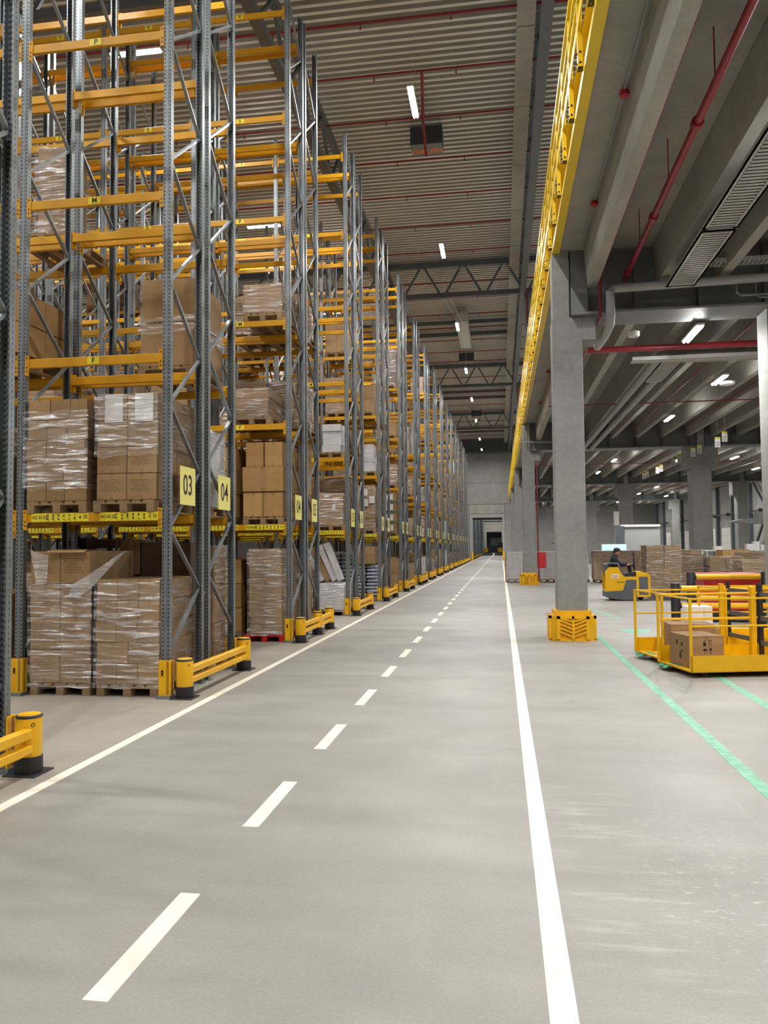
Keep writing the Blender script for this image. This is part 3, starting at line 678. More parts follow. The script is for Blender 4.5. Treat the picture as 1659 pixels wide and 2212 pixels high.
BP = MB().rbox(-.14, .14, -.14, .14, 0, .012, .003).mesh('bollard_plate', M['black'])
def barrier(ys, x, lab):
    t = thing('rack_end_barrier', lab, 'barrier', (x, ys[0], 0), 0, 'yellow barriers at the rack ends')
    for y in ys:
        b = link('bollard', BY, t, (0, y - ys[0], 0)); link('cap', BC, b); link('cap_disc', BC2, b); link('sleeve', BB, b); link('base_plate', BP, b)
    mbs = []
    for a, b in zip(ys[:-1], ys[1:]):
        for (nm, z0, z1) in (('upper_rail', .285, .375), ('lower_rail', .165, .245)):
            part(nm, MB().rbox(.0, .075, a - ys[0] + .05, b - ys[0] - .05, z0, z1, .014), M['yellow'], t)
XB = -3.82
barrier([3.6, 5.86], XB, 'yellow two-rail barrier with black-based bollard at the left edge of the photo')
for j in range(NX):
    y = YR[j] + .04
    ys = [y, y + 1.4, y + 2.5] if j in (1, 5) else [y, y + 2.18]
    if j == 1: ys = [14.5, 15.88, 17.02]
    barrier(ys, XB, 'yellow two-rail barrier guarding the end of the %s rack pair' % od(j))
for j in range(14): barrier([104.1 + 5.9 * j, 109.4 + 5.9 * j], XB, 'yellow barrier beyond the far doorway, %s from it' % od(j))
for i, x in enumerate((-3.62, .33)): single('door_bollard', MB().lathe([(.13, 0), (.13, 1.15), (.1, 1.2), (0, 1.2)], 16, (x, Y_F - .6)), M['yellow'], 'yellow bollard at the %s of the far doorway' % ('left', 'right')[i], 'bollard', 'yellow bollards of the far doorway', smooth=True)

# ================================================================== GOODS
def pallet_mesh(w=.8, d=1.2):
    # short side faces the aisle: runners go along y
    deck = MB(); n = 5
    wd = [.145, .1, .145, .1, .145]; gap = (w - sum(wd)) / 4; x = -w / 2
    for q in range(5): deck.box(x, x + wd[q], 0, d, .122, .144); x += wd[q] + gap
    for y in (0, d / 2 - .0725, d - .145): deck.box(-w / 2, w / 2, y, y + .145, .1, .122)
    run = MB(); run.box(-.05, .05, 0, d, 0, .022)
    for y in (0, d / 2 - .0725, d - .145): run.box(-.05, .05, y, y + .145, .022, .1)
    return deck, run
dk, rn_ = pallet_mesh()
PD = dk.mesh('pallet_deck', M['wood']); PRN = rn_.mesh('pallet_runner', M['wood'])
whole = MB(); whole.add(dk.v, dk.f)
for x in (-.35, 0, .35): whole.add([(a + x, b, c) for a, b, c in rn_.v], rn_.f)
PW = whole.mesh('pallet_whole', M['wood'])
PDR = dk.mesh('pallet_deck', M['red']); PRR = rn_.mesh('pallet_runner', M['red'])
PALX = []
def pallet(x, y, z, lab, detail=True, red=False, rz=0.0, low=False):
    if low: PALX.append((math.hypot(x, y) * (1 if z > 3 else .8), x, y, z, lab, detail)); return
    if detail:
        t = thing('pallet', lab, 'pallet', (x, y, z), rz, 'wooden pallets' if not red else None)
        link('deck', PDR if red else PD, t)
        for q in (-.35, 0, .35): link('runner', PRR if red else PRN, t, (q, 0, 0))
        return t
    return tag(link('pallet', PW, None, (x, y, z), rz), lab, 'pallet', 'wooden pallets')
UB = {}
def unit(matn):
    if matn not in UB: UB[matn] = MB().rbox(-.5, .5, -.5, .5, -.5, .5, .012).mesh('carton_box', M[matn])
    return UB[matn]
CART = []     # (weight, location, dims, material, rotation, label, group)
def inframe(x, y, z):
    d = Vector((x, y, z - CAM_H)); c = d.dot(_f)
    return c > .1 and abs(d.dot(_r) / c) < .53 and abs(d.dot(_u) / c) < .70
def add_carton(x, y, z, dx, dy, dz, matn, lab, grp, rz=0.0, boost=1.0):
    if not inframe(x, y, z): return
    dist = math.hypot(x, y); CART.append((boost * (dx * dz + dy * dz) / (dist * dist), (x, y, z), (dx, dy, dz), matn, rz, lab, grp))
LAYN = ['bottom', 'second', 'third', 'fourth', 'fifth', 'sixth', 'seventh', 'eighth', 'ninth', 'tenth', 'eleventh', 'twelfth']
def names(n): return {1: ['single'], 2: ['left', 'right'], 3: ['left', 'middle', 'right'], 4: ['far left', 'left', 'right', 'far right']}.get(n, [od(i) + ' from left' for i in range(n)])
def deeps(n): return {1: [''], 2: [' front', ' back'], 3: [' front', ' middle', ' back'], 4: [' front', ' second-row', ' third-row', ' back']}[n]
def stack(x0, x1, y0, y1, z0, nx, ny, nz, h, matn, where, kind='brown carton', jit=.012, boost=1.0, widths=None):
    dx = (x1 - x0) / nx; dy = (y1 - y0) / ny
    for k in range(nz):
        jx = rnd.uniform(-jit, jit)
        for b in range(ny):
            for a in range(nx):
                if 0 < a < nx - 1 and 0 < b < ny - 1 and k < nz - 1: continue
                if b == ny - 1 and ny > 2 and 0 < a < nx - 1 and k < nz - 1: continue
                if b > 0 and a < nx - 1 and k < nz - 1 and ny > 1 and x0 > -8: continue
                lab = '%s, %s%s%s, %s' % (kind, LAYN[k] if k < nz - 1 or nz == 1 else 'top', deeps(ny)[b], ' ' + names(nx)[a] if nx > 1 else '', where)
                add_carton(x0 + dx * (a + .5) + jx, y0 + dy * (b + .5) + rnd.uniform(-jit, jit) * .6, z0 + h * (k + .5), dx * .985, dy * .985, h * .985, matn, lab, 'cartons in ' + where, rnd.uniform(-.012, .012), boost)
def wrap(x0, x1, y0, y1, z0, z1, lab, mat='film', wob=.008):
    mb = MB(); e = .012; x0 -= e; x1 += e; y0 -= e; y1 += e; nz = max(4, int((z1 - z0) / .12)); nn = 6
    per = [(x0 + (x1 - x0) * i / nn, y0) for i in range(nn)] + [(x1, y0 + (y1 - y0) * i / nn) for i in range(nn)] + [(x1 - (x1 - x0) * i / nn, y1) for i in range(nn)] + [(x0, y1 - (y1 - y0) * i / nn) for i in range(nn)]
    N = len(per); cx, cy = (x0 + x1) / 2, (y0 + y1) / 2; v = []
    for k in range(nz + 1):
        z = z0 + (z1 - z0) * k / nz
        for (x, y) in per:
            s = 1 + rnd.uniform(-wob, wob) * 1.5 + .006; v.append((cx + (x - cx) * s, cy + (y - cy) * s, z + (rnd.uniform(-.03, .02) if k in (0, nz) else 0)))
    f = [(k * N + i, k * N + (i + 1) % N, (k + 1) * N + (i + 1) % N, (k + 1) * N + i) for k in range(nz) for i in range(N)]
    mb.add(v, f); return single('stretch_film', mb, M[mat], lab, 'stretch film', None, smooth=True)
def slotx(b, s):   # centre x of pallet slot s (0 right, 1 left) of bay b
    return -4.05 - PITCH_X * b - PITCH_X / 2 + (.455 if s == 0 else -.455)
def rackname(j, side): return 'the rack signed %02d%s' % (3 + j + side, ' (rear of pair)' if side else '')

W1 = 'torn-wrapped tall load under sign 03'
pallet(-5.46, 9.0, 0, 'wooden pallet on the floor under the tall torn-wrapped load', True)
stack(-5.88, -5.06, 9.02, 10.18, .146, 2, 2, 4, .412, 'cartontext', W1, 'printed brown carton', .012, 9)
wrap(-5.89, -5.05, 9.01, 10.19, .1, 1.40, 'torn clear film around the tall load on the floor, left of the shorter load')
mb = MB()   # loose sheet sagging off the corner of the tall load
pts = [(-5.33, 8.99, 1.36), (-5.1, 8.93, 1.47), (-4.86, 8.9, 1.6), (-4.66, 8.92, 1.74), (-4.56, 8.98, 1.80)]; low = [(-5.32, 8.97, 1.24), (-5.16, 8.9, 1.22), (-4.98, 8.87, 1.33), (-4.78, 8.9, 1.55), (-4.62, 8.97, 1.74)]
mb.add(pts + low, [(i, i + 1, i + 6, i + 5) for i in range(4)])
single('loose_film', mb, M['filmwhite'], 'loose flap of film hanging between the two wrapped floor loads', 'stretch film', smooth=True)
mb = MB(); mb.add([(-5.88, 8.985, 1.82), (-5.72, 8.98, 1.76), (-5.62, 8.985, 1.74), (-5.64, 8.99, 1.38), (-5.78, 8.985, 1.37), (-5.82, 8.98, 1.6)], [(0, 1, 2, 3, 4, 5)])
single('white_sheet', mb, M['filmwhite'], 'crumpled white sheet on the upper left of the torn-wrapped load', 'sheet', smooth=True)
mb = MB(); mb.prism([(-5.62, 1.80), (-5.12, 1.80), (-5.1, 1.812), (-5.6, 1.812)], 'y', 9.0, 9.4); mb.bar((-5.38, 8.93, 1.775), (-5.38, 9.02, 1.80), .52, .006)
single('carton_flap', mb, M['carton'], 'open flap of a carton hanging off the top of the torn-wrapped load', 'flap')
W2 = 'wrapped floor load beside the yellow protector'
pallet(-4.565, 8.99, 0, 'wooden pallet on the floor under the shorter wrapped load', True)
for k in range(5):
    ox = [.0, .012, -.01, .006, .012][k]
    nx = [3, 2, 3, 3, 3][k]; dx = .83 / nx
    for a in range(nx):
        for b in range(3):
            if b and a < nx - 1 and k < 4: continue
            add_carton(-4.985 + ox + dx * (a + .5), 9.0 + .4 * (b + .5), .146 + .258 * (k + .5), dx * .985, .394, .254, 'carton', 'small carton, %s%s %s, %s' % (LAYN[k] if k < 4 else 'top', deeps(3)[b], names(nx)[a], W2), 'cartons in ' + W2, rnd.uniform(-.01, .01), 9)
wrap(-4.99, -4.15, 8.99, 10.2, .12, 1.43, 'clear film around the shorter wrapped load on the floor')
# rear rack, floor level
W3 = 'tall pale load behind sign 04'
pallet(-4.6, 10.24, 0, 'wooden pallet under the tall pale load behind sign 04', True); stack(-5.0, -4.17, 10.85, 11.36, .146, 2, 2, 6, .285, 'carton', W3, 'pale brown carton', .01, 6)
wrap(-5.01, -4.16, 10.84, 11.38, .12, 1.86, 'clear film around the tall pale load behind sign 04')
add_carton(-4.62, 10.0, 0, 0, 0, 0, 'carton', '', '') if 0 else None
stack(-5.9, -5.1, 10.3, 11.3, .146, 1, 1, 4, .325 if 0 else .325, 'darkcarton', 'dark stack behind the torn-wrapped load', 'dark carton', .01, 6); pallet(-5.5, 10.25, 0, 'pallet under the dark stack behind the torn-wrapped load', True)
mb = MB(); bl = [(0, 0, .06), (.18, .02, .1), (.36, 0, .07)]
v = []; f = []
for i in range(9):
    for k in range(12):
        t = math.pi * i / 8; p = 2 * math.pi * k / 12; v.append((.26 * math.cos(t) * (1 + .1 * math.sin(3 * p)), .22 * math.sin(t) * math.cos(p) * (1 + .08 * math.sin(5 * t)), .1 + .13 * math.sin(t) * math.sin(p) * (1 + .15 * math.cos(4 * t + p))))
for i in range(8):
    for k in range(12): f.append((i * 12 + k, i * 12 + (k + 1) % 12, (i + 1) * 12 + (k + 1) % 12, (i + 1) * 12 + k))
single('black_bag', MB().add(v, f), M['black'], 'black plastic bag lying on top behind the torn-wrapped load', 'bag', smooth=True, loc=(-6.0, 10.45, 1.80))
# dark carton with handling symbols, seen above the shorter load
add_carton(-4.66, 10.55, 1.66, .74, .5, .48, 'darkcarton', 'dark carton with symbols above the shorter wrapped floor load', 'dark cartons', 0, 9)
add_carton(-5.2, 10.5, 1.70, .3, .4, .5, 'carton', 'upright pale carton between the two dark cartons behind the floor loads', 'pale cartons', 0, 9); add_carton(-5.58, 10.4, 1.89, .46, .4, .13, 'darkcarton', 'flat dark carton with white label behind the torn-wrapped load', 'dark cartons', 0, 9)
stack(-5.0, -4.25, 10.26, 10.8, .146, 2, 1, 4, .318, 'carton', 'front of the rear load behind sign 03', 'brown carton', .005, 4)
# level 1 loads of the front rack
W4 = 'five-layer load above label AG 03 02'
pallet(-5.5, 8.95, LV[0], 'grey wooden pallet under the five-layer load of the first beam level', True)
for k in range(5):
    ox = [.0, -.0, -.03, .02, .02][k]; cuts = [[0, .27, .52, .82], [0, .25, .5, .82], [0, .3, .56, .82], [0, .26, .52, .80], [0, .3, .57, .80]][k]
    for a in range(3):
        for b in range(3):
            if b and a < 2 and k < 4: continue
            add_carton(-5.93 + ox + (cuts[a] + cuts[a + 1]) / 2, 8.98 + .4 * (b + .5), LV[0] + .146 + .259 * (k + .5), (cuts[a + 1] - cuts[a]) * .985, .394, .255, 'carton', 'small carton, %s%s %s, %s' % (LAYN[k] if k < 4 else 'top', deeps(3)[b], names(3)[a], W4), 'cartons in ' + W4, rnd.uniform(-.01, .01), 9)
wrap(-5.95, -5.1, 8.97, 10.2, LV[0] + .3, LV[0] + 1.3, 'clear film around the five-layer load above the label AG 03 02')
W5 = 'four-layer printed load beside sign 03'
pallet(-4.6, 8.94, LV[0], 'pale wooden pallet beside the 03 sign on the first beam level', True)
stack(-4.97, -4.17, 8.97, 10.15, LV[0] + .146, 2, 2, 4, .333, 'cartontext', W5, 'printed brown carton', .008, 9)
wrap(-4.98, -4.16, 8.96, 10.16, LV[0] + .7, LV[0] + 1.47, 'clear film around the upper half of the four-layer printed load')
for i, (xa, xb) in enumerate(((-4.86, -4.62), (-4.46, -4.22))):
    single('paper_sheet', MB().box(xa, xb, 8.955, 8.957, LV[0] + 1.12, LV[0] + 1.47), M['white'], 'white paper sheet on the %s top carton beside the 03 sign' % ('left', 'right')[i], 'paper')
# level 2: big cartons
W6 = 'big two-carton stack behind the F beam'
pallet(-4.63, 10.2, LV[1], 'wooden pallet under the big two-carton stack behind the F beam', True)
stack(-5.02, -4.22, 10.22, 11.35, LV[1] + .146, 1, 1, 2, .63, 'darkcarton' if 0 else 'carton', W6, 'very large brown carton', .004, 9)
wrap(-5.03, -4.21, 10.2, 11.37, LV[1] + .62, LV[1] + .86, 'band of film around the middle of the big two-carton stack')
W7 = 'load left of the big two-carton stack'
pallet(-6.62, 9.1, LV[1], 'wooden pallet under the four-carton load left of the big stack', True)
stack(-7.0, -6.14, 9.15, 10.25, LV[1] + .146, 1, 2, 2, .42, 'cartonplain', W7, 'large brown carton', .004, 9)
W8 = 'tall narrow stack behind the M beam'
pallet(-6.55, 10.2, LV[2], 'wooden pallet seen from below under the tall narrow stack behind the M beam', True)
stack(-6.68, -6.2, 10.3, 10.85, LV[2] + .146, 1, 1, 2, .66, 'carton', W8, 'large wrapped carton', .004, 9); wrap(-6.7, -6.18, 10.28, 10.87, LV[2] + .14, LV[2] + 1.45, 'clear film around the tall narrow stack behind the M beam')
# row 04
y = 14.5
W = 'big-carton load beside the second 04 sign'
pallet(-4.57, y, LV[0], 'wooden pallet on the first beam level left of the second 04 sign', True)
stack(-4.98, -4.17, y + .03, y + 1.15, LV[0] + .146, 2, 1, 1, .49, 'cartonplain', W, 'brown carton', .002, 9)
add_carton(-4.575, y + .58, LV[0] + .146 + .49 + .25, .83, 1.12, .49, 'cartonplain', 'very large middle carton of the big-carton load beside the second 04 sign', 'cartons in ' + W, 0, 9)
for a, x in enumerate((-4.74, -4.36)): add_carton(x, y + .58, LV[0] + .146 + .98 + .245, .36, 1.1, .48, 'cartonplain', 'brown carton, top %s, %s' % (('left', 'right')[a], W), 'cartons in ' + W, 0, 9)
W = 'load just left of the big-carton load'
pallet(-5.55, y, LV[0], 'wooden pallet left of the big-carton load on the first beam level', True); stack(-5.92, -5.13, y + .05, y + 1.15, LV[0] + .146, 2, 2, 3, .46, 'cartonplain', W, 'brown carton', .004, 8)
W = 'wrapped stack on the red pallet'
pallet(-4.55, y, 0, 'red pallet on the floor under the wrapped five-carton stack', True, red=True)
stack(-4.86, -4.2, y + .02, y + 1.2, .146, 1, 1, 5, .33, 'cartontext', W, 'wide printed carton', .012, 9); wrap(-4.87, -4.19, y, y + 1.2, .14, 1.8, 'clear film around the five-carton stack on the red pallet')
W = 'stack left of the red pallet'
pallet(-5.5, y + .3, 0, 'wooden pallet left of the red pallet', True); stack(-5.9, -5.12, y + .35, y + 1.4, .146, 2, 2, 3, .48, 'cartonplain', W, 'ochre carton', .004, 8)
def trays(x0, x1, y0, z, n, h, where, mat='carton', wrapn=True, d=1.15, boost=6):
    stack(x0, x1, y0, y0 + d, z + .146, 1, 1, n, h, mat, where, 'flat wrapped carton', .01, boost)
    if wrapn: wrap(x0 - .01, x1 + .01, y0 - .01, y0 + d + .01, z + .12, z + .146 + n * h, 'glossy film around ' + where)
pallet(-4.8, y, LV[1], 'pallet under the flat wrapped cartons above the F beam of the second rack pair', True); trays(-5.14, -4.46, y + .02, LV[1], 3, .19, 'flat stack above the F beam, second rack pair')
for s, (a, b) in enumerate(((-5.6, -4.9), (-4.78, -4.16))):
    nm = ('left', 'right')[s]; pallet((a + b) / 2, y + 1.26, LV[2], 'pallet under the %s flat wrapped stack behind the M beam of the second rack pair' % nm, True); trays(a, b, y + 1.28, LV[2], 4, .195, '%s flat stack behind the M beam, second rack pair' % nm)
    pallet((a + b) / 2, y + 1.26, LV[1], 'pallet under the %s flat stack behind the F beam of the second rack pair' % nm, True); trays(a, b, y + 1.28, LV[1], 5, .2, '%s flat stack behind the F beam, second rack pair' % nm)
# row 05
y = 20.26
pallet(-4.5, y, LV[1], 'pallet under the white cartons of the third rack pair', True); stack(-4.74, -4.22, y + .05, y + .7, LV[1] + .146, 1, 1, 4, .19, 'whitecarton', 'speckled four-high white stack, third rack pair', 'white carton', .03, 9)
pallet(-4.5, y, LV[0], 'pallet under the labelled flat cartons of the third rack pair', True); trays(-4.88, -4.16, y + .03, LV[0], 4, .215, 'labelled flat stack of the third rack pair')
for q, (xx, zz) in enumerate(((-4.68, 3.16), (-4.45, 2.82))): single('paper_label', MB().box(xx, xx + (.14, .08)[q], y + .005, y + .008, zz, zz + (.07, .16)[q]), M['white'], 'white paper label on the flat cartons of the third rack pair, %s one' % ('upper', 'lower')[q], 'paper')
pallet(-4.5, y, 0, 'pallet under the wrapped crate with leaning flat boxes', True); add_carton(-4.5, y + .6, .5, .72, 1.15, .7, 'whitecarton', 'pale wrapped crate on the floor of the third rack pair under the leaning flat boxes', 'crates', 0, 9)
wrap(-4.87, -4.13, y + .01, y + 1.2, .12, .86, 'glossy film around the pale crate under the leaning flat boxes')
for q in range(4):
    mb = MB(); mb.bar((0, 0, 0), (-.40 - .03 * q, 0, 1.0 - .06 * q), .15, .22, up=(0, 1, 0)); single('flat_box', mb, M['whitecarton'] if q != 2 else M['carton'], 'long flat box leaning over the pale crate, %s from the right' % od(q), 'box', 'leaning flat boxes', loc=(-4.27 - q * .17, y + .25 + .05 * q, .93))
def sacks(x0, x1, y0, z0, n, where):
    for k in range(n):
        for a in range(2):
            w2 = (x1 - x0) / 2; v = []; f = []; N = 10; K = 6
            for i in range(K + 1):
                for q in range(N):
                    t = math.pi * i / K; p = 2 * math.pi * q / N; sx = math.copysign(abs(math.cos(t)) ** .5, math.cos(t))
                    v.append((sx * w2 * .5, math.copysign(abs(math.cos(p)) ** .6, math.cos(p)) * .42 * max(.55, math.sin(t) ** .35), math.sin(p) * .07 * max(.15, math.sin(t) ** .6) + rnd.uniform(-.006, .006)))
            for i in range(K):
                for q in range(N): f.append((i * N + q, i * N + (q + 1) % N, (i + 1) * N + (q + 1) % N, (i + 1) * N + q))
            single('sack', MB().add(v, f), M['bag'], 'white sack, %s %s, %s' % (LAYN[k] if k < 12 else od(k), ('left', 'right')[a], where), 'sack', 'sacks in ' + where, True, (x0 + w2 * (a + .5) + rnd.uniform(-.02, .02), y0 + .5 + rnd.uniform(-.03, .03), z0 + .146 + .065 + k * .118), rnd.uniform(-.06, .06))
pallet(-4.55, y + 1.26, 0, 'pallet under the sack pile behind the leaning boxes', True); sacks(-4.95, -4.15, y + 1.28, 0, 13, 'the pile behind the leaning flat boxes')
# row 06
y = 25.72
pallet(-4.5, y, LV[1], 'pallet under the three white cartons of the fourth rack pair', True); stack(-4.7, -4.22, y + .03, y + .7, LV[1] + .146, 1, 1, 3, .31, 'whitecarton', 'white stack of the fourth rack pair', 'white carton', .01, 9)
pallet(-4.55, y, LV[0], 'pallet under the wrapped load with papers, fourth rack pair', True); stack(-4.95, -4.18, y + .03, y + 1.15, LV[0] + .146, 1, 1, 4, .37, 'carton', 'paper-tagged load of the fourth rack pair', 'brown carton', .01, 7); wrap(-4.96, -4.17, y + .01, y + 1.17, LV[0] + .12, LV[0] + 1.63, 'glossy film around the paper-tagged load of the fourth rack pair')
for q, (xx, zz, a) in enumerate(((-4.52, 3.55, .6), (-4.5, 3.2, .05), (-4.28, 3.3, -.1))):
    single('paper_sheet', MB().bar((-.0, 0, 0), (.0, 0, .24), .18, .003, up=(0, 1, 0)), M['white'], 'white paper taped on the wrapped load of the fourth rack pair, %s of three' % od(q), 'paper', None, loc=(xx, y - .02, zz))
pallet(-4.55, y, 0, 'pallet under the sacks and cartons of the fourth rack pair', True); sacks(-4.95, -4.15, y + .02, 0, 9, 'the pile on the floor of the fourth rack pair'); stack(-4.93, -4.2, y + .05, y + 1.0, 1.27, 2, 1, 2, .29, 'carton', 'on the sacks of the fourth rack pair', 'brown carton', .01, 7)
# row 07: cartons with green straps
y = 31.3
pallet(-4.55, y, LV[0], 'pallet under the green-strapped cartons', True); stack(-4.95, -4.18, y + .03, y + 1.15, LV[0] + .146, 1, 1, 4, .42, 'carton', 'green-strapped load of the fifth rack pair', 'brown carton', .004, 7)
for q in range(3): single('green_strap', MB().box(-4.965, -4.165, y + .015, y + 1.165, LV[0] + .146 + .42 * (q + 1) - .02, LV[0] + .146 + .42 * (q + 1) + .025), M['greenstrap'], 'green band between cartons of the fifth rack pair, %s from below' % od(q), 'strap')
for q in range(4): single('paper_label', MB().box(-4.62, -4.34, y + .01, y + .013, LV[0] + .22 + .42 * q, LV[0] + .46 + .42 * q), M['white'], 'white label on a green-strapped carton, %s from below' % od(q), 'paper')
# everything deeper in the racks
done = {(0, 0, 0, 0, 0), (0, 0, 0, 1, 0), (0, 0, 0, 0, 1), (0, 0, 0, 1, 1)}
occ = {(0, 0, 0, s, l) for s in (0, 1) for l in (0, 1)} | {(0, 1, 0, 0, 0), (0, 1, 0, 1, 0), (0, 1, 0, 0, 2), (0, 0, 1, 0, 2), (0, 0, 1, 1, 2), (0, 1, 1, 0, 3)} | {(1, 0, 0, s, l) for s in (0, 1) for l in (0, 1, 2)} | {(1, 1, 0, s, l) for s in (0, 1) for l in (2, 3)} | {(2, 0, 0, s, l) for s in (0, 1) for l in (0, 1, 2)} | {(2, 1, 0, 0, 0)} | {(3, 0, 0, s, l) for s in (0, 1) for l in (0, 1, 2)} | {(4, 0, 0, 0, 1)}
for j in range(NX):
    for side in (0, 1):
        for b in range(BAYS[j]):
            for s in (0, 1):
                for l in range(7):
                    if (j, side, b, s, l) in occ: continue
                    pr = [.86, .82, .5, .2, .06, .04, 0][l]
                    if j == 0 and l > 1: pr *= .15
                    if j <= 2 and l >= 3: pr *= .3
                    if j >= 3: pr = [.9, .9, .8, .6, .25, .08, 0][l]
                    r0 = rnd.random()
                    if r0 > pr: continue
                    z = 0 if l == 0 else LV[l - 1]; x = slotx(b, s); yy = YR[j] + (0 if side == 0 else 1.24)
                    if not (inframe(x, yy, z + .6)): continue
                    where = '%s slot, %s level, %s bay, %s rack, %s pair' % (('right', 'left')[s], ('floor' if l == 0 else od(l - 1)), od(b), ('front', 'rear')[side], od(j))
                    pallet(x, yy, z, 'wooden pallet, ' + where, j < 4, low=True)
                    ty = rnd.random(); H = rnd.uniform(.9, 1.6); mt = rnd.choice(['carton', 'carton', 'cartonplain', 'cartontext', 'carton', 'darkcarton'])
                    if ty < .1: mt = 'whitecarton'
                    if ty > .86: nx, ny, h = 1, 1, .2
                    elif ty > .5: nx, ny, h = 2, 2, rnd.choice([.3, .4, .45])
                    elif ty > .25: nx, ny, h = 1, 1, rnd.choice([.5, .6])
                    else: nx, ny, h = 3, 2, .28
                    nz = max(1, int(H / h)); 
                    stack(x - .39, x + .39, yy + .02, yy + 1.12, z + .146, nx, ny, nz, h, mt, where, {'whitecarton': 'white carton', 'darkcarton': 'dark carton'}.get(mt, 'brown carton'), .012)
                    if (j < 4 and rnd.random() < .45) or (j < 7 and b == 0 and rnd.random() < .35): wrap(x - .39, x + .39, yy + .01, yy + 1.13, z + .13, z + .146 + nz * h, 'clear film, ' + where)

# ================================================================== RIGHT SIDE GOODS
# rows of loads behind the lane
k = 0
for i in range(5):
    x0 = .30 + .8 * i
    W = 'white carton row, %s load from the aisle' % od(i)
    pallet(x0 + .4, 39.25, 0, 'wooden pallet under ' + W, False); stack(x0, x0 + .78, 39.3, 40.4, .146, 3, 1, 8, .165, 'whiteprint', W, 'small white printed carton', .004, 2.2 if i < 3 else .6)
single('layer_sheet', MB().box(.35, 4.25, 39.3, 40.5, 1.48, 1.51), M['deckwhite'], 'white top sheet over the white carton row', 'sheet')
single('upright_pallet', MB().box(.2, .26, 39.28, 40.4, .05, 1.1), M['wood'], 'wooden board standing at the aisle end of the white carton row', 'board')
for i in range(6):
    x0 = 4.45 + .95 * i; W = 'brown row behind the truck, %s from left' % od(i)
    pallet(x0 + .45, 38.6, 0, 'wooden pallet under ' + W, False); stack(x0, x0 + .86, 38.65, 39.75, .146, 2, 1, 4, .345, 'carton', W, 'brown carton', .01, 3)
    wrap(x0, x0 + .87, 38.63, 39.76, .1, 1.54, 'clear film around ' + W)
single('layer_sheet', MB().box(4.3, 10.2, 38.6, 39.8, 1.54, 1.56), M['deckwhite'], 'white top sheet over the brown wrapped row behind the truck', 'sheet')
LD = [(4.84, 5.95, 27.1, 1.79, 'the tall load carried by the yellow truck'), (6.2, 7.0, 28.5, 1.62, 'the load right of the truck load'), (7.1, 8.2, 28.0, 1.38, 'the low load in front of the thick column'), (8.4, 9.4, 28.8, 1.52, 'the load near the right edge'), (7.5, 9.2, 25.8, 1.30, 'the bulging load at the right edge')]
for i, (a, b, yy, h, W) in enumerate(LD):
    pallet((a + b) / 2, yy, .0 if i else .1, 'wooden pallet under ' + W, True); z0 = .146 + (.1 if i == 0 else 0); n = 4
    stack(a, b, yy + .02, yy + 1.15, z0, 2, 1, n, (h - z0) / n, 'carton', W, 'brown carton', .02, 9); wrap(a, b, yy, yy + 1.17, z0 - .03, h + .01, 'shiny film around ' + W, wob=.02)
stack(8.6, 9.6, 32, 33, 0.75, 2, 1, 2, .42, 'cartonplain', 'the pair right of the thick column', 'ochre carton', .004, 4)
t = thing('packing_table', 'long white-topped packing table behind the loads at the right', 'table', (10.3, 34, 0)); part('tabletop', MB().rbox(-2.0, 3.6, -.5, .5, 1.52, 1.57, .01), M['deckwhite'], t)
for x in (-1.9, .8, 3.5):
    for yy in (-.45, .45): part('leg', MB().box(x - .03, x + .03, yy - .03, yy + .03, 0, 1.52), M['tray'], t)
for i, (x, w_, h) in enumerate(((8.75, .3, .16), (10.0, .3, .24), (10.28, .22, .34), (10.55, .2, .2), (10.85, .3, .18))): single('small_white_box', MB().rbox(x, x + w_, 33.7, 34.0, 1.57, 1.57 + h, .01), M['white'], 'small white box on the packing table, %s from the left' % od(i), 'box')
t = thing('monitor', 'glowing blue-white screen above the wrapped row left of the driver', 'screen', (6.2, 42, 0)); part('screen', MB().box(-.95, .3, -.02, .0, 1.5, 1.86), M['screen'], t); part('stand', MB().box(-.4, -.3, -.0, .06, 0, 1.6), M['black'], t)
single('small_display', MB().box(13.2, 13.5, 36, 36.03, 1.75, 2.2), M['screen2'], 'small violet-blue screen at the far right', 'screen')
single('notice_board', MB().box(12.55, 12.8, 36, 36.03, 1.7, 2.3), M['ink'], 'narrow black notice board left of the violet screen', 'board')
t = thing('machine_frame', 'dark portal frame standing on the white carton row', 'machine', (3.2, 41.4, 0))
for x in (-.32, .62): part('upright', MB().box(x - .1, x + .1, -.1, .1, 0, 2.25), M['steel'], t)
part('crossbar', MB().box(-.55, .8, -.08, .08, 1.9, 1.98), M['steel'], t)
single('blue_bin', MB().rbox(4.15, 4.4, 41.3, 41.6, 0, 2.15, .02), M['blueplastic'], 'dark blue panel beside the portal frame', 'panel')
t = thing('packing_station', 'grey packing station with slanted side behind the driver', 'station', (7.6, 46, 0)); part('body', MB().prism([(-1.2, 0), (1.4, 0), (1.4, 2.9), (-.95, 2.9)], 'y', 0, .8), M['panel'], t); part('top_rail', MB().box(-.8, 1.4, -.1, -.02, 2.85, 2.98), M['deckwhite'], t); part('screen_post', MB().box(-1.05, -.6, -.15, -.02, 1.5, 2.9), M['steel'], t)
single('electric_cabinet', MB().rbox(7.95, 8.3, 56.5, 56.8, 3.2, 4.2, .02), M['deckwhite'], 'pale box on the far middle column', 'cabinet')
single('extinguisher_cabinet', MB().rbox(1.66, 2.05, 36.4, 36.75, .78, 1.52, .02), M['red'], 'red cabinet fixed to the second concrete column', 'cabinet')
single('red_riser_pipe', MB().tube([(1.70, 36.42, .2), (1.70, 36.42, 5.72)], .03, 8), M['redpipe'], 'thin red pipe climbing the second concrete column', 'pipe', smooth=True)
single('grey_downpipe', MB().tube([(1.36, 60.5, 1.4), (1.36, 60.5, 7.5)], .09, 10), M['greypipe'], 'pale downpipe left of the second column', 'pipe', smooth=True)
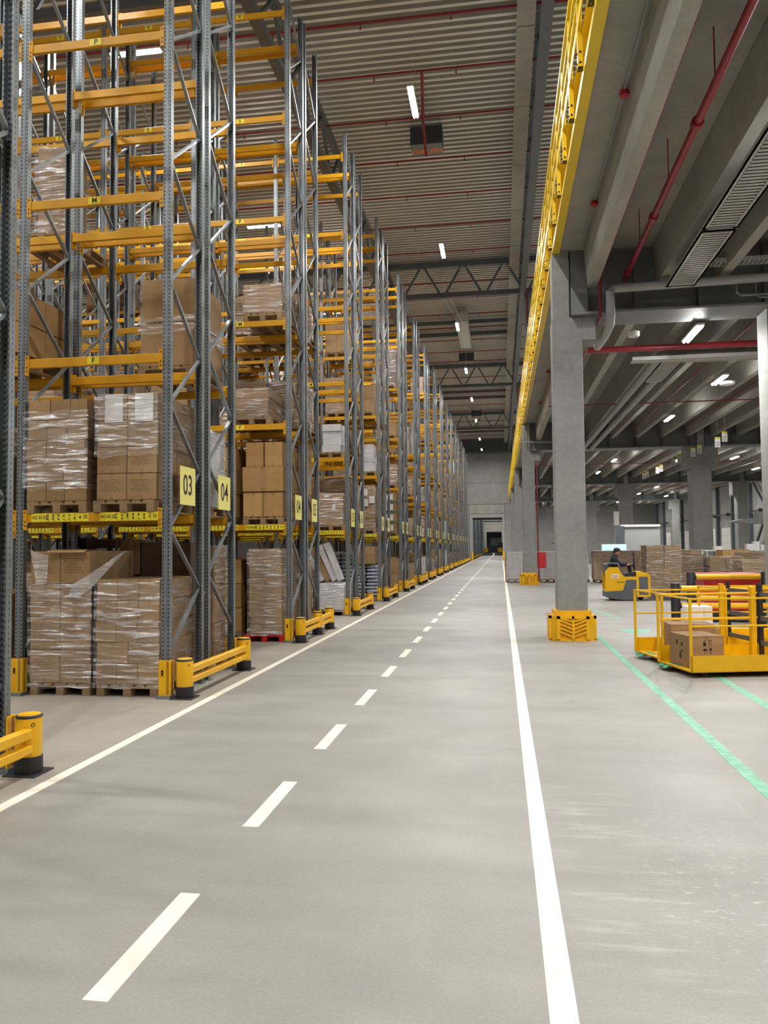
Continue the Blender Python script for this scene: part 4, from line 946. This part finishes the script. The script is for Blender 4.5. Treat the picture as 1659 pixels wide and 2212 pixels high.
# pipes and trays under the mezzanine
single('red_sprinkler_line', MB().tube([(1.93, -6, 6.9), (1.94, 14.9, 6.9), (1.94, 14.93, 6.15), (1.94, 17.9, 6.1)], .025, 8), M['redpipe'], 'thin red pipe along the first concrete rib', 'pipe', smooth=True)
mb = MB().tube([(2.43, -6, 6.9), (2.43, 15.2, 6.9)], .05, 10); [mb.tube([(2.43, q - .05, 6.9), (2.43, q + .05, 6.9)], .075, 10) for q in (9.6, 12.3, 14.8)]; [mb.tube([(2.43, q, 6.95), (2.43, q, 7.55)], .008, 5) for q in (8.8, 11.2, 13.5)]
single('red_main_pipe', mb, M['redpipe'], 'thick red pipe with flanges hanging between the first two ribs', 'pipe', smooth=True)
single('ceiling_conduit', MB().tube([(1.62, -6, 7.5), (1.62, 15.0, 7.5)], .012, 6), M['greypipe'], 'thin grey conduit along the slab beside the yellow edge', 'conduit', smooth=True)
k = 0
for yy in (6.0, 9.8, 12.95, 25.5, 31): single('smoke_detector', MB().lathe([(.06, -.04), (.06, 0), (.05, .03), (0, .03)], 12, (1.62, yy)), M['red'], 'small red sounder on the slab conduit, %s from the camera' % od(k), 'detector', smooth=True, loc=(0, 0, 7.47)); k += 1
# perforated cable tray
t = thing('cable_tray', 'perforated grey cable tray running under the mezzanine ribs', 'cable tray', (-.10, 0, 6.42))
def tray_sec(y0, y1):
    mb = MB(); mb.box(3.1, 3.13, y0, y1, 0, .06); mb.box(3.57, 3.6, y0, y1, 0, .06); yy = y0
    mb.box(3.1, 3.17, y0, y1, 0, .006); mb.box(3.53, 3.6, y0, y1, 0, .006); mb.box(3.1, 3.6, y0, y0 + .06, 0, .006); mb.box(3.1, 3.6, y1 - .06, y1, 0, .006)
    mb.box(3.12, 3.58, y0, y1, .05, .056, 1)  # dark sheet added behind the slats so the gaps read as shade
    while yy < y1 - .05: mb.box(3.16, 3.54, yy, yy + .05, 0, .006); yy += .09
    return mb
for a in (-3.2, -.2, 2.8, 5.8, 8.8, 11.8): part('tray_section', tray_sec(a, min(a + 2.96, 14.3)), [M['tray'], M['steel']], t, label='perforated tray section')
t2 = thing('cable_tray', 'pale cable tray section hanging beyond the nearest girder', 'cable tray', (.75, 6.2, 6.15)); part('tray_section', tray_sec(12.3, 15.2), [M['tray'], M['steel']], t2)
mb = MB(); x = 2.9
mb.box(2.9, 9, 14.25, 14.27, 0, .07); mb.box(2.9, 9, 14.5, 14.52, 0, .07)
while x < 9: mb.box(x, x + .03, 14.27, 14.5, 0, .006); x += .08
single('ladder_tray', mb, M['tray'], 'grey ladder tray crossing in front of the nearest girder', 'cable tray', loc=(.6, .1, 6.85))
single('insulated_pipe', MB().tube([(9, 14.75, 6.72), (3.2, 14.75, 6.62), (2.16, 14.75, 6.6), (2.1, 14.75, 6.52), (2.1, 14.75, 6.08), (2.1, 14.9, 5.95), (2.08, 15.5, 5.9), (2.02, 16.2, 5.88)], .082, 12), M['greypipe'], 'thick grey insulated pipe stepping down in front of the nearest girder', 'pipe', smooth=True)
single('steel_pipe_loop', MB().tube([(4.35, 14.8, 6.75), (4.35, 14.8, 6.42), (4.42, 14.8, 6.36), (9, 14.8, 6.36)], .02, 8).tube([(4.7, 14.85, 6.75), (4.7, 14.85, 6.38), (4.76, 14.85, 6.32), (9, 14.85, 6.32)], .02, 8), M['galv'], 'two thin shiny pipes bending in front of the nearest girder', 'pipe', smooth=True)
single('red_cross_main', MB().tube([(2.0, 17.95, 6.24), (11, 17.95, 6.24)], .07, 10).tube([(2.0, 17.95, 6.24), (1.9, 19.4, 6.2), (1.78, 23, 6.4)], .02, 6), M['redpipe'], 'thick red main pipe crossing behind the nearest girder', 'pipe', smooth=True)
single('ladder_tray', MB().box(3.05, 11, 18.2, 18.23, 0, .08).box(3.05, 11, 18.5, 18.53, 0, .08).box(3.05, 11, 18.23, 18.5, 0, .01), M['tray'], 'long grey tray under the thick red main', 'cable tray', loc=(0, 0, 6.03))
for i, (x, zz, y0) in enumerate(((3.8, 6.26, 18.8), (4.18, 6.26, 19.2))): single('insulated_pipe', MB().tube([(11, y0, zz - .02), (x + .12, y0, zz), (x, y0 + .12, zz), (x, 36.3, zz)], .105, 12), M['greypipe'], 'thick grey pipe turning to run into the distance, %s one' % ('left', 'right')[i], 'pipe', 'grey pipes under the mezzanine', smooth=True)
k = 0
for (x, y0, y1) in ((5.9, 18, 36), (8.1, 18, 36), (11.4, 18, 36), (4.6, 38, 57), (9.2, 38, 57), (5.5, 15.9, 17.1)):
    single('red_branch_pipe', MB().tube([(x, y0, 6.95 if k < 5 else 6.6), (x, y1, 6.95 if k < 5 else 6.2)], .025, 8), M['redpipe'], 'thin red pipe under the mezzanine ribs, %s of six' % od(k), 'pipe', 'thin red pipes under the mezzanine', smooth=True); k += 1
for i, yy in enumerate((27, 47, 66)): single('red_cross_pipe', MB().tube([(1.7, yy, 6.6), (16, yy, 6.6)], .02, 6), M['redpipe'], 'thin red pipe crossing under the ribs, %s from the camera' % od(i), 'pipe', 'thin red cross pipes', smooth=True)
single('frame_of_pipe', MB().tube([(1.15, 36.2, 7.4), (1.15, 36.2, 6.62), (4.3, 36.2, 6.5), (4.3, 36.2, 6.7)], .035, 6), M['greypipe'], 'pale pipe bracket in front of the second girder', 'pipe', smooth=True)
single('ceiling_speaker', MB().lathe([(.1, 0), (.12, .03), (.12, .1), (.04, .14), (0, .14)], 14), M['deckwhite'], 'small white ceiling unit right of the bending grey pipe', 'fixture', smooth=True, loc=(2.75, 16.2, 6.05))
single('ceiling_speaker', MB().lathe([(.2, 0), (.22, .03), (.22, .08), (0, .1)], 14), M['deckwhite'], 'round white ceiling unit right of the lamp row', 'fixture', smooth=True, loc=(6.6, 23.6, 6.45))
HC = [(8.26, 31, 5.71), (8.52, 31, 5.92), (8.4, 35.4, 5.85), (8.67, 35.4, 5.98), (8.77, 41, 6.04), (9.04, 41, 6.17), (8.94, 46, 6.10), (9.15, 46, 6.2), (8.9, 50, 6.12), (9.1, 50, 6.22)]
for i, (px, yy, pz) in enumerate(HC):
    t = thing('hanging_sign', 'small white and yellow hanging card, %s from the camera' % od(i), 'sign', (px, yy, pz - .2), 0, 'hanging cards near the middle columns')
    mb = MB(); mb.box(-.1, .1, 0, .005, 0, .32); mb.box(-.1, .1, -.001, 0, .32, .39, 1); [mb.box(-.08, .08, -.001, 0, .04 + q * .05, .055 + q * .05, 2) for q in range(4)]; part('card', mb, [M['white'], M['label'], M['ink']], t); part('string', MB().tube([(0, 0, .4), (0, 0, 1.05)], .004, 5), M['tray'], t)
t = thing('overhead_arm', 'grey tapered overhead arm jutting in at the right edge', 'arm', (0, 0, 0)); part('arm_plate', MB().prism([(5.62, 2.36), (5.9, 2.42), (7.6, 2.42), (7.6, 2.3), (6.1, 2.3)], 'y', 20, 20.5), M['girder'], t); part('arm_box', MB().box(6.25, 7.6, 20.1, 20.4, 2.42, 2.6), M['girder'], t); part('arm_post', MB().box(7.45, 7.6, 20.1, 20.4, 0, 2.42), M['girder'], t)

# flexible barrier of yellow tubes on black posts
def tube_barrier(x0, y, xs, h, rails, r, lab):
    t = thing('tube_barrier', lab, 'barrier', (0, y, 0))
    for x in xs: part('post', MB().lathe([(.11, 0), (.085, .02), (.085, h), (.08, h + .01), (0, h + .01)], 18, (x, 0)), M['black'], t, True)
    for z in rails:
        for a, b in zip(xs[:-1], xs[1:]):
            part('rail', MB().tube([(a + .1, 0, z), (b - .1, 0, z)], r, 14), M['yellow'], t, True); part('end_collar', MB().tube([(a + .05, 0, z), (a + .12, 0, z)], r * .95, 12), M['black'], t, True)
tube_barrier(0, 15.2, [3.22, 4.95, 6.7], 1.07, [.98, .66, .2], .055, 'yellow tube barrier with black posts behind the near trolleys')
tube_barrier(0, 16.4, [3.78, 5.2, 6.6], 1.24, [1.15, .72], .055, 'taller yellow tube barrier in front of the red container')
t = thing('red_container', 'red container with a red lid behind the yellow tube barriers', 'container', (0, 0, 0)); part('body', MB().rbox(4.65, 5.9, 18.9, 19.8, .25, 1.03, .03), M['red'], t); part('lid', MB().rbox(4.45, 6.0, 18.8, 19.9, 1.03, 1.12, .03), M['red'], t); part('chassis', MB().box(4.6, 5.95, 18.9, 19.8, .1, .25), M['black'], t)

# yellow picking trolleys
def trolley(x, y, rz, lab):
    t = thing('picking_trolley', lab, 'trolley', (x, y, 0), rz, 'yellow picking trolleys'); L, D = 1.42, 1.05; s = .035
    part('tray', MB().box(0, L + .5, 0, .006, .075, .30).box(0, L + .5, D - .006, D, .075, .30).box(0, .006, 0, D, .075, .1).box(L + .494, L + .5, 0, D, .075, .30).box(0, L + .5, 0, D, .075, .085), M['yellow_paint'], t)
    for (px, py) in ((0, 0), (0, D - s)): part('corner_post', MB().rbox(px, px + s, py, py + s, .075, 1.08, .004), M['yellow_paint'], t)
    for (px, py) in ((L, 0.05), (L, D - .1)): part('tall_post', MB().rbox(px, px + .07, py, py + .06, .085, 1.16, .004), M['yellow_paint'], t)
    for z in (1.05, .68):
        part('side_rail', MB().rbox(s, L + (.5 if z < 2 else 0), 0.004, .029, z, z + .026, .004), M['yellow_paint'], t); part('side_rail', MB().rbox(s, L, D - .029, D - .004, z, z + .026, .004), M['yellow_paint'], t)
    part('end_rail', MB().rbox(.004, .03, s, D - s, 1.055, 1.08, .004), M['yellow_paint'], t)
    part('rear_panel', MB().box(L + .08, L + .1, .1, D - .1, .3, 1.14), M['truckgrey'], t) if 0 else None
    for z in (1.02, .66, .3): part('crossbar', MB().box(L + .12, L + .15, .05, D - .05, z, z + .07), M['truckgrey'], t)
    for py in (.05, D - .11): part('rubber_post', MB().box(L + .12, L + .17, py, py + .05, .1, 1.2), M['black'], t)
    for (px, py) in ((.25, .12), (.25, D - .15), (L + .2, .12), (L + .2, D - .15)):
        part('caster', MB().tube([(px, py - .02, .045), (px, py + .02, .045)], .045, 12), M['black'], t, True)
    mb = MB(); v = []
    for i in range(9): v += [(-.08 + .02 * math.sin(i * 2.1), .55 + i * .045, .06 + .015 * math.cos(i * 1.7)), (.16, .55 + i * .045, .092)]
    mb.add(v, [(2 * i, 2 * i + 1, 2 * i + 3, 2 * i + 2) for i in range(8)]); mb.add([(a, b, c - .006) for a, b, c in v], [(2 * i, 2 * i + 1, 2 * i + 3, 2 * i + 2) for i in range(8)]); part('green_wrap', mb, M['greenstrap'], t, True, label='green film caught under the tray'); return t
TR = R(13)
trolley(2.5, 10.98, TR, 'yellow picking trolley nearest the camera, carrying a carton with symbols'); trolley(2.36, 12.12, TR, 'yellow picking trolley directly behind the nearest one')
trolley(3.6, 13.35, R(10), 'yellow picking trolley at the right edge behind the first two')
# carton with handling symbols
t = thing('symbol_carton', 'brown carton with black handling symbols on the nearest trolley', 'carton', (2.56, 11.3, .09), TR)
part('box', MB().rbox(0, .50, 0, .62, 0, .44, .004), M['carton'], t)
mb = MB(); z0 = .20
def P(a, b): return (a, -.002, b)
mb.prism([(.2, .30), (.24, .30), (.24, .35), (.2, .35)], 'y', -.002, -.001); mb.prism([(.205, .36), (.235, .36), (.22, .385)], 'y', -.002, -.001)
for x in (.28, .31): mb.prism([(x, .31), (x + .006, .31), (x + .006, .37), (x, .37)], 'y', -.002, -.001); mb.prism([(x - .008, .368), (x + .014, .368), (x + .003, .388)], 'y', -.002, -.001)
mb.prism([(.285, .27), (.325, .27), (.315, .235), (.295, .235)], 'y', -.002, -.001); mb.prism([(.303, .2), (.307, .2), (.307, .235), (.303, .235)], 'y', -.002, -.001); mb.prism([(.29, .195), (.32, .195), (.32, .2), (.29, .2)], 'y', -.002, -.001)
mb.prism([(.2 + .025 - .03 * math.cos(q * math.pi / 8), .235 + .03 * math.sin(q * math.pi / 8)) for q in range(9)], 'y', -.002, -.001); mb.prism([(.223, .19), (.227, .19), (.227, .235), (.223, .235)], 'y', -.002, -.001)
for a, b in ((.2, .05), (.2, .1)): mb.prism([(a, b), (a + .045, b), (a + .045, b + .005), (a, b + .005)], 'y', -.002, -.001); mb.prism([(a, b + .04), (a + .045, b + .04), (a + .045, b + .045), (a, b + .045)], 'y', -.002, -.001); mb.prism([(a, b), (a + .005, b), (a + .005, b + .045), (a, b + .045)], 'y', -.002, -.001); mb.prism([(a + .04, b), (a + .045, b), (a + .045, b + .045), (a + .04, b + .045)], 'y', -.002, -.001)
for (y0, z1, h) in ((.2, .28, .05), (.35, .29, .06), (.25, .1, .1), (.2, .2, .03)): mb.box(-.002, -.001, y0, y0 + .05, z1, z1 + h)
part('symbols', mb, M['ink'], t)
mb = MB(); mb.box(.27, .48, -.004, -.001, .03, .16); [mb.box(.29, .29 + w_, -.005, -.004, zz, zz + .006, 1) for w_, zz in ((.16, .12), (.12, .10), (.14, .08), (.05, .06))]; part('shipping_label', mb, [M['white'], M['ink']], t, label='white shipping label')
single('carton', MB().rbox(2.55, 3.2, 12.45, 13.05, .09, .58, .004), M['carton'], 'plain brown carton on the second trolley', 'carton')
single('paper_box', MB().rbox(3.2, 3.62, 14.2, 14.6, .35, .72, .006), M['white'], 'white box with folded flaps behind the second trolley', 'box'); single('small_crate', MB().rbox(2.95, 3.75, 14.1, 14.7, .0, .35, .01), M['carton'], 'brown box under the white folded box', 'box')

# ================================================================== TOW TRUCK WITH DRIVER
t = thing('tow_truck', 'yellow and grey pallet truck carrying the tall wrapped load', 'truck', (3.35, 26.1, 0)); W_ = .8
_sd = [(.0, .3), (.0, .95), (.12, 1.09), (.42, 1.09), (.5, .9), (.6, .78), (.98, .78), (.98, .3)]; part('body', MB().prism(_sd, 'y', 0, .05).prism(_sd, 'y', W_ - .05, W_).box(.0, .98, .05, W_ - .05, .3, .36).box(.72, .98, .05, W_ - .05, .36, .78), M['yellow_paint'], t)
part('skirt', MB().prism([(.0, .12), (.0, .3), (.55, .33), (.66, .68), (.98, .68), (.98, .03), (.6, .02), (.2, .07)], 'y', -.01, W_ + .01), M['truckgrey'], t)
part('cowl', MB().prism([(.98, .12), (.98, .94), (1.2, .93), (1.38, .86), (1.42, .8), (1.42, .12)], 'y', -.005, W_), M['yellow_paint'], t); part('side_grille', MB().rbox(1.06, 1.34, -.02, 0, .2, .78, .01), M['truckgrey'], t, label='dark grey side panel')
mb = MB(); mb.tube([(.06, .04, .9), (.06, .04, 1.17), (.14, .04, 1.22), (.4, .04, 1.2), (.46, .04, 1.1)], .035, 8); part('backrest_rail', mb, M['truckgrey'], t, True); part('backrest', MB().rbox(0.02, .1, .02, W_ - .02, .85, 1.2, .02), M['truckgrey'], t)
part('console', MB().prism([(.58, .78), (.66, .88), (.98, .94), (.98, .78)], 'y', .08, W_ - .08), M['black'], t)
mb = MB(); mb.tube([(.86, .4, .9), (.82, .4, 1.14)], .06, 10); mb.rbox(.68, .96, .24, .56, 1.12, 1.2, .03); mb.tube([(.68, .16, 1.2), (.66, .4, 1.22), (.68, .64, 1.2)], .018, 8); part('steering_column', mb, M['black'], t, True)
mb = MB(); mb.box(.2, .44, -.013, -.011, .72, .86); mb.box(.22, .42, -.0145, -.013, .745, .79, 1); mb.box(.22, .42, -.0145, -.013, .815, .83, 2); part('side_label', mb, [M['white'], M['ltorange'], M['ink']], t, label='white label with orange and dark stripes')
mb = MB(); mb.box(.36, .62, -.0135, -.011, .6, .615); part('vent_slot', mb, M['ink'], t)
part('fork', MB().box(1.4, 3.0, .1, .27, .06, .12), M['truckgrey'], t); part('fork', MB().box(1.4, 3.0, .53, .7, .06, .12), M['truckgrey'], t)
for (x, yy, r) in ((.25, .12, .09), (.25, .66, .09), (1.15, .4, .11), (2.8, .18, .05), (2.8, .62, .05)): part('wheel', MB().tube([(x, yy - .04, r), (x, yy + .04, r)], r, 16), M['black'], t, True)

def skin(name, verts, edges, radii, mat, parent, sub=2, loc=(0, 0, 0), root=0):
    me = bpy.data.meshes.new(name); me.from_pydata(verts, edges, []); ob = link(name, me, parent, loc)
    m = ob.modifiers.new('s', 'SKIN'); lay = me.skin_vertices[0] if me.skin_vertices else None
    if lay is None:
        bpy.context.view_layer.update(); lay = me.skin_vertices[0]
    for i, r in enumerate(radii): lay.data[i].radius = (r, r) if not isinstance(r, tuple) else r; lay.data[i].use_root = (i == root)
    m.use_smooth_shade = True; s = ob.modifiers.new('d', 'SUBSURF'); s.levels = s.render_levels = sub
    dg = bpy.context.evaluated_depsgraph_get(); new = bpy.data.meshes.new_from_object(ob.evaluated_get(dg)); ob.modifiers.clear(); ob.data = new
    new.materials.clear(); new.materials.append(mat); new.polygons.foreach_set('use_smooth', [True] * len(new.polygons)); return ob
# driver faces +x, sits against the backrest
body_v = [(0, 0, .88), (.02, 0, 1.02), (.05, 0, 1.18), (.09, 0, 1.34), (.12, 0, 1.45), (.15, 0, 1.52),           # pelvis..neck 0-5
          (.09, -.18, 1.36), (.22, -.24, 1.18), (.46, -.2, 1.17),                                                  # near arm 6-8
          (.09, .18, 1.36), (.22, .24, 1.18), (.46, .2, 1.17),                                                    # far arm 9-11
          (.06, -.1, .84), (.3, -.13, .72), (.32, -.13, .38), (.4, -.13, .33),                                    # near leg 12-15
          (.06, .1, .84), (.3, .13, .72), (.32, .13, .38), (.4, .13, .33)]
body_e = [(0, 1), (1, 2), (2, 3), (3, 4), (4, 5), (3, 6), (6, 7), (7, 8), (3, 9), (9, 10), (10, 11), (0, 12), (12, 13), (13, 14), (14, 15), (0, 16), (16, 17), (17, 18), (18, 19)]
body_r = [.17, .17, .19, .19, .11, .065, .115, .085, .055, .115, .085, .055, .1, .085, .055, .05, .1, .085, .055, .05]
dr = thing('person', 'person in dark jacket and cap driving the yellow truck, facing right', 'person', (3.60, 26.5, -.02))
skin('body', [(a, b, c) for a, b, c in body_v], body_e, body_r, M['cloth'], dr)
hd = MB(); v = []; f = []; N = 16; K = 12
for i in range(K + 1):
    ph = math.pi * i / K
    for q in range(N):
        th = 2 * math.pi * q / N; r = math.sin(ph); z = math.cos(ph) * .122
        x = .098 * r * math.cos(th); y = .076 * r * math.sin(th)
        if z < 0: x *= 1 - .22 * (-z / .122); y *= 1 - .32 * (-z / .122)
        if abs(th) < .3 or abs(th - 2 * math.pi) < .3:
            if -.045 < z < .01: x += .018
            if -.1 < z < -.07: x += .006
        v.append((x, y, z))
for i in range(K):
    for q in range(N): f.append((i * N + q, i * N + (q + 1) % N, (i + 1) * N + (q + 1) % N, (i + 1) * N + q))
hd.add(v, f); hd.tube([(-.005, -.078, -.03), (-.005, -.086, .01)], .014, 8); hd.tube([(-.005, .078, -.03), (-.005, .086, .01)], .014, 8)
ho = part('head', hd, M['skin'], dr, True, (.19, 0, 1.60)); ho.rotation_euler = (0, R(8), 0)
ey = MB(); [ey.lathe([(0, -.008), (.008, 0), (0, .008)], 8, (.088, s * .03)) for s in (-1, 1)]; ey.box(.082, .092, -.022, .022, -.068, -.062); eo = part('eyes_and_mouth', ey, M['ink'], ho)
hr = MB(); v = [(x * 1.1 - .012, y * 1.12, z * 1.06 + .004) for (x, y, z) in hd.v[:N * 8]]; hr.add(v, [q for q in f if max(q) < N * 8 and sum(v[i][0] for i in q) / 4 < .035])
part('hair', hr, M['black'], ho, True)
cp = MB(); cp.lathe([(.112, .045), (.115, .06), (.105, .105), (.06, .14), (0, .148)], 18); cp.prism([(.08, -.07), (.2, -.05), (.2, .05), (.08, .07)], 'z', .05, .06); part('cap', cp, M['black'], ho, True)
for s in (-1, 1):
    hv = [(.47, s * .2, 1.17), (.54, s * .19, 1.175)]; he = [(0, 1)]; hrad = [.03, .034]
    for k in range(4):
        b = len(hv); yy = s * (.165 + k * .018); hv += [(.565, yy, 1.19), (.6, yy, 1.192), (.615, yy, 1.165)]; he += [(1, b), (b, b + 1), (b + 1, b + 2)]; hrad += [.0105, .0095, .008]
    b = len(hv); hv += [(.54, s * .15, 1.165), (.57, s * .135, 1.16)]; he += [(1, b), (b, b + 1)]; hrad += [.011, .009]
    skin('hand', hv, he, hrad, M['skin'], dr, 1)
col_ = MB().lathe([(.085, 0), (.095, .03), (.085, .07)], 14); part('collar', col_, M['cloth'], dr, True, (.13, 0, 1.44))

# distant reach trucks in the next hall
for i, (x, lab) in enumerate(((-3.0, 'left'), (-.55, 'right'))):
    t = thing('reach_truck', 'small yellow reach truck beyond the far doorway, on the %s' % lab, 'truck', (x, 158, 0), 0, 'reach trucks beyond the doorway')
    part('body', MB().rbox(-.1 if i else -.3, .95 if i else .45, 0, 1.6, .55, 1.55, .15), M['yellow_paint'], t); part('mast', MB().box(.5 if not i else -.1, .9 if not i else 1.1, .2, .5, .3, 2.6), M['black'], t); part('base', MB().box(-.7, 1.3, -.1, 1.9, .0, .55), M['steel'], t)

# ================================================================== remaining pallets and the cartons
PALX.sort(key=lambda q: q[0]); npal = len([o for o in bpy.data.objects if o.get('category') == 'pallet'])
for q in PALX[:298 - npal]: pallet(q[1], q[2], q[3], q[4], q[5])
pm_ = MB(); pv = [tuple(v.co) for v in PW.vertices]; pf = [tuple(p.vertices) for p in PW.polygons]
for q in PALX[298 - npal:]: pm_.add([(a + q[1], b + q[2], c + q[3]) for a, b, c in pv], pf)
tag(link('pallets', pm_.mesh('pallets', M['wood'])), 'further wooden pallets deep in the racks', 'pallet', None, 'stuff')
CART.sort(key=lambda q: -q[0])
for (wt, loc, dm_, mn, rz, lab, grp) in CART[:296]:
    o = link('carton', unit(mn), None, loc, rz); o.scale = dm_; tag(o, lab, 'carton', grp)
st = MB(); stw = MB(); std = MB()
for (wt, loc, dm_, mn, rz, lab, grp) in CART[296:]:
    tgt = 1 if mn in ('whitecarton', 'whiteprint') else (2 if mn == 'darkcarton' else 0)
    x, y, z = loc; a, b, c = dm_; st.box(x - a / 2, x + a / 2, y - b / 2, y + b / 2, z - c / 2, z + c / 2, tgt)
tag(link('cartons', st.mesh('cartons', [M['cartonstuff'], M['whitecarton'], M['darkcarton']])), 'the many further brown cartons stacked deeper in the racks and rows', 'carton', None, 'stuff')
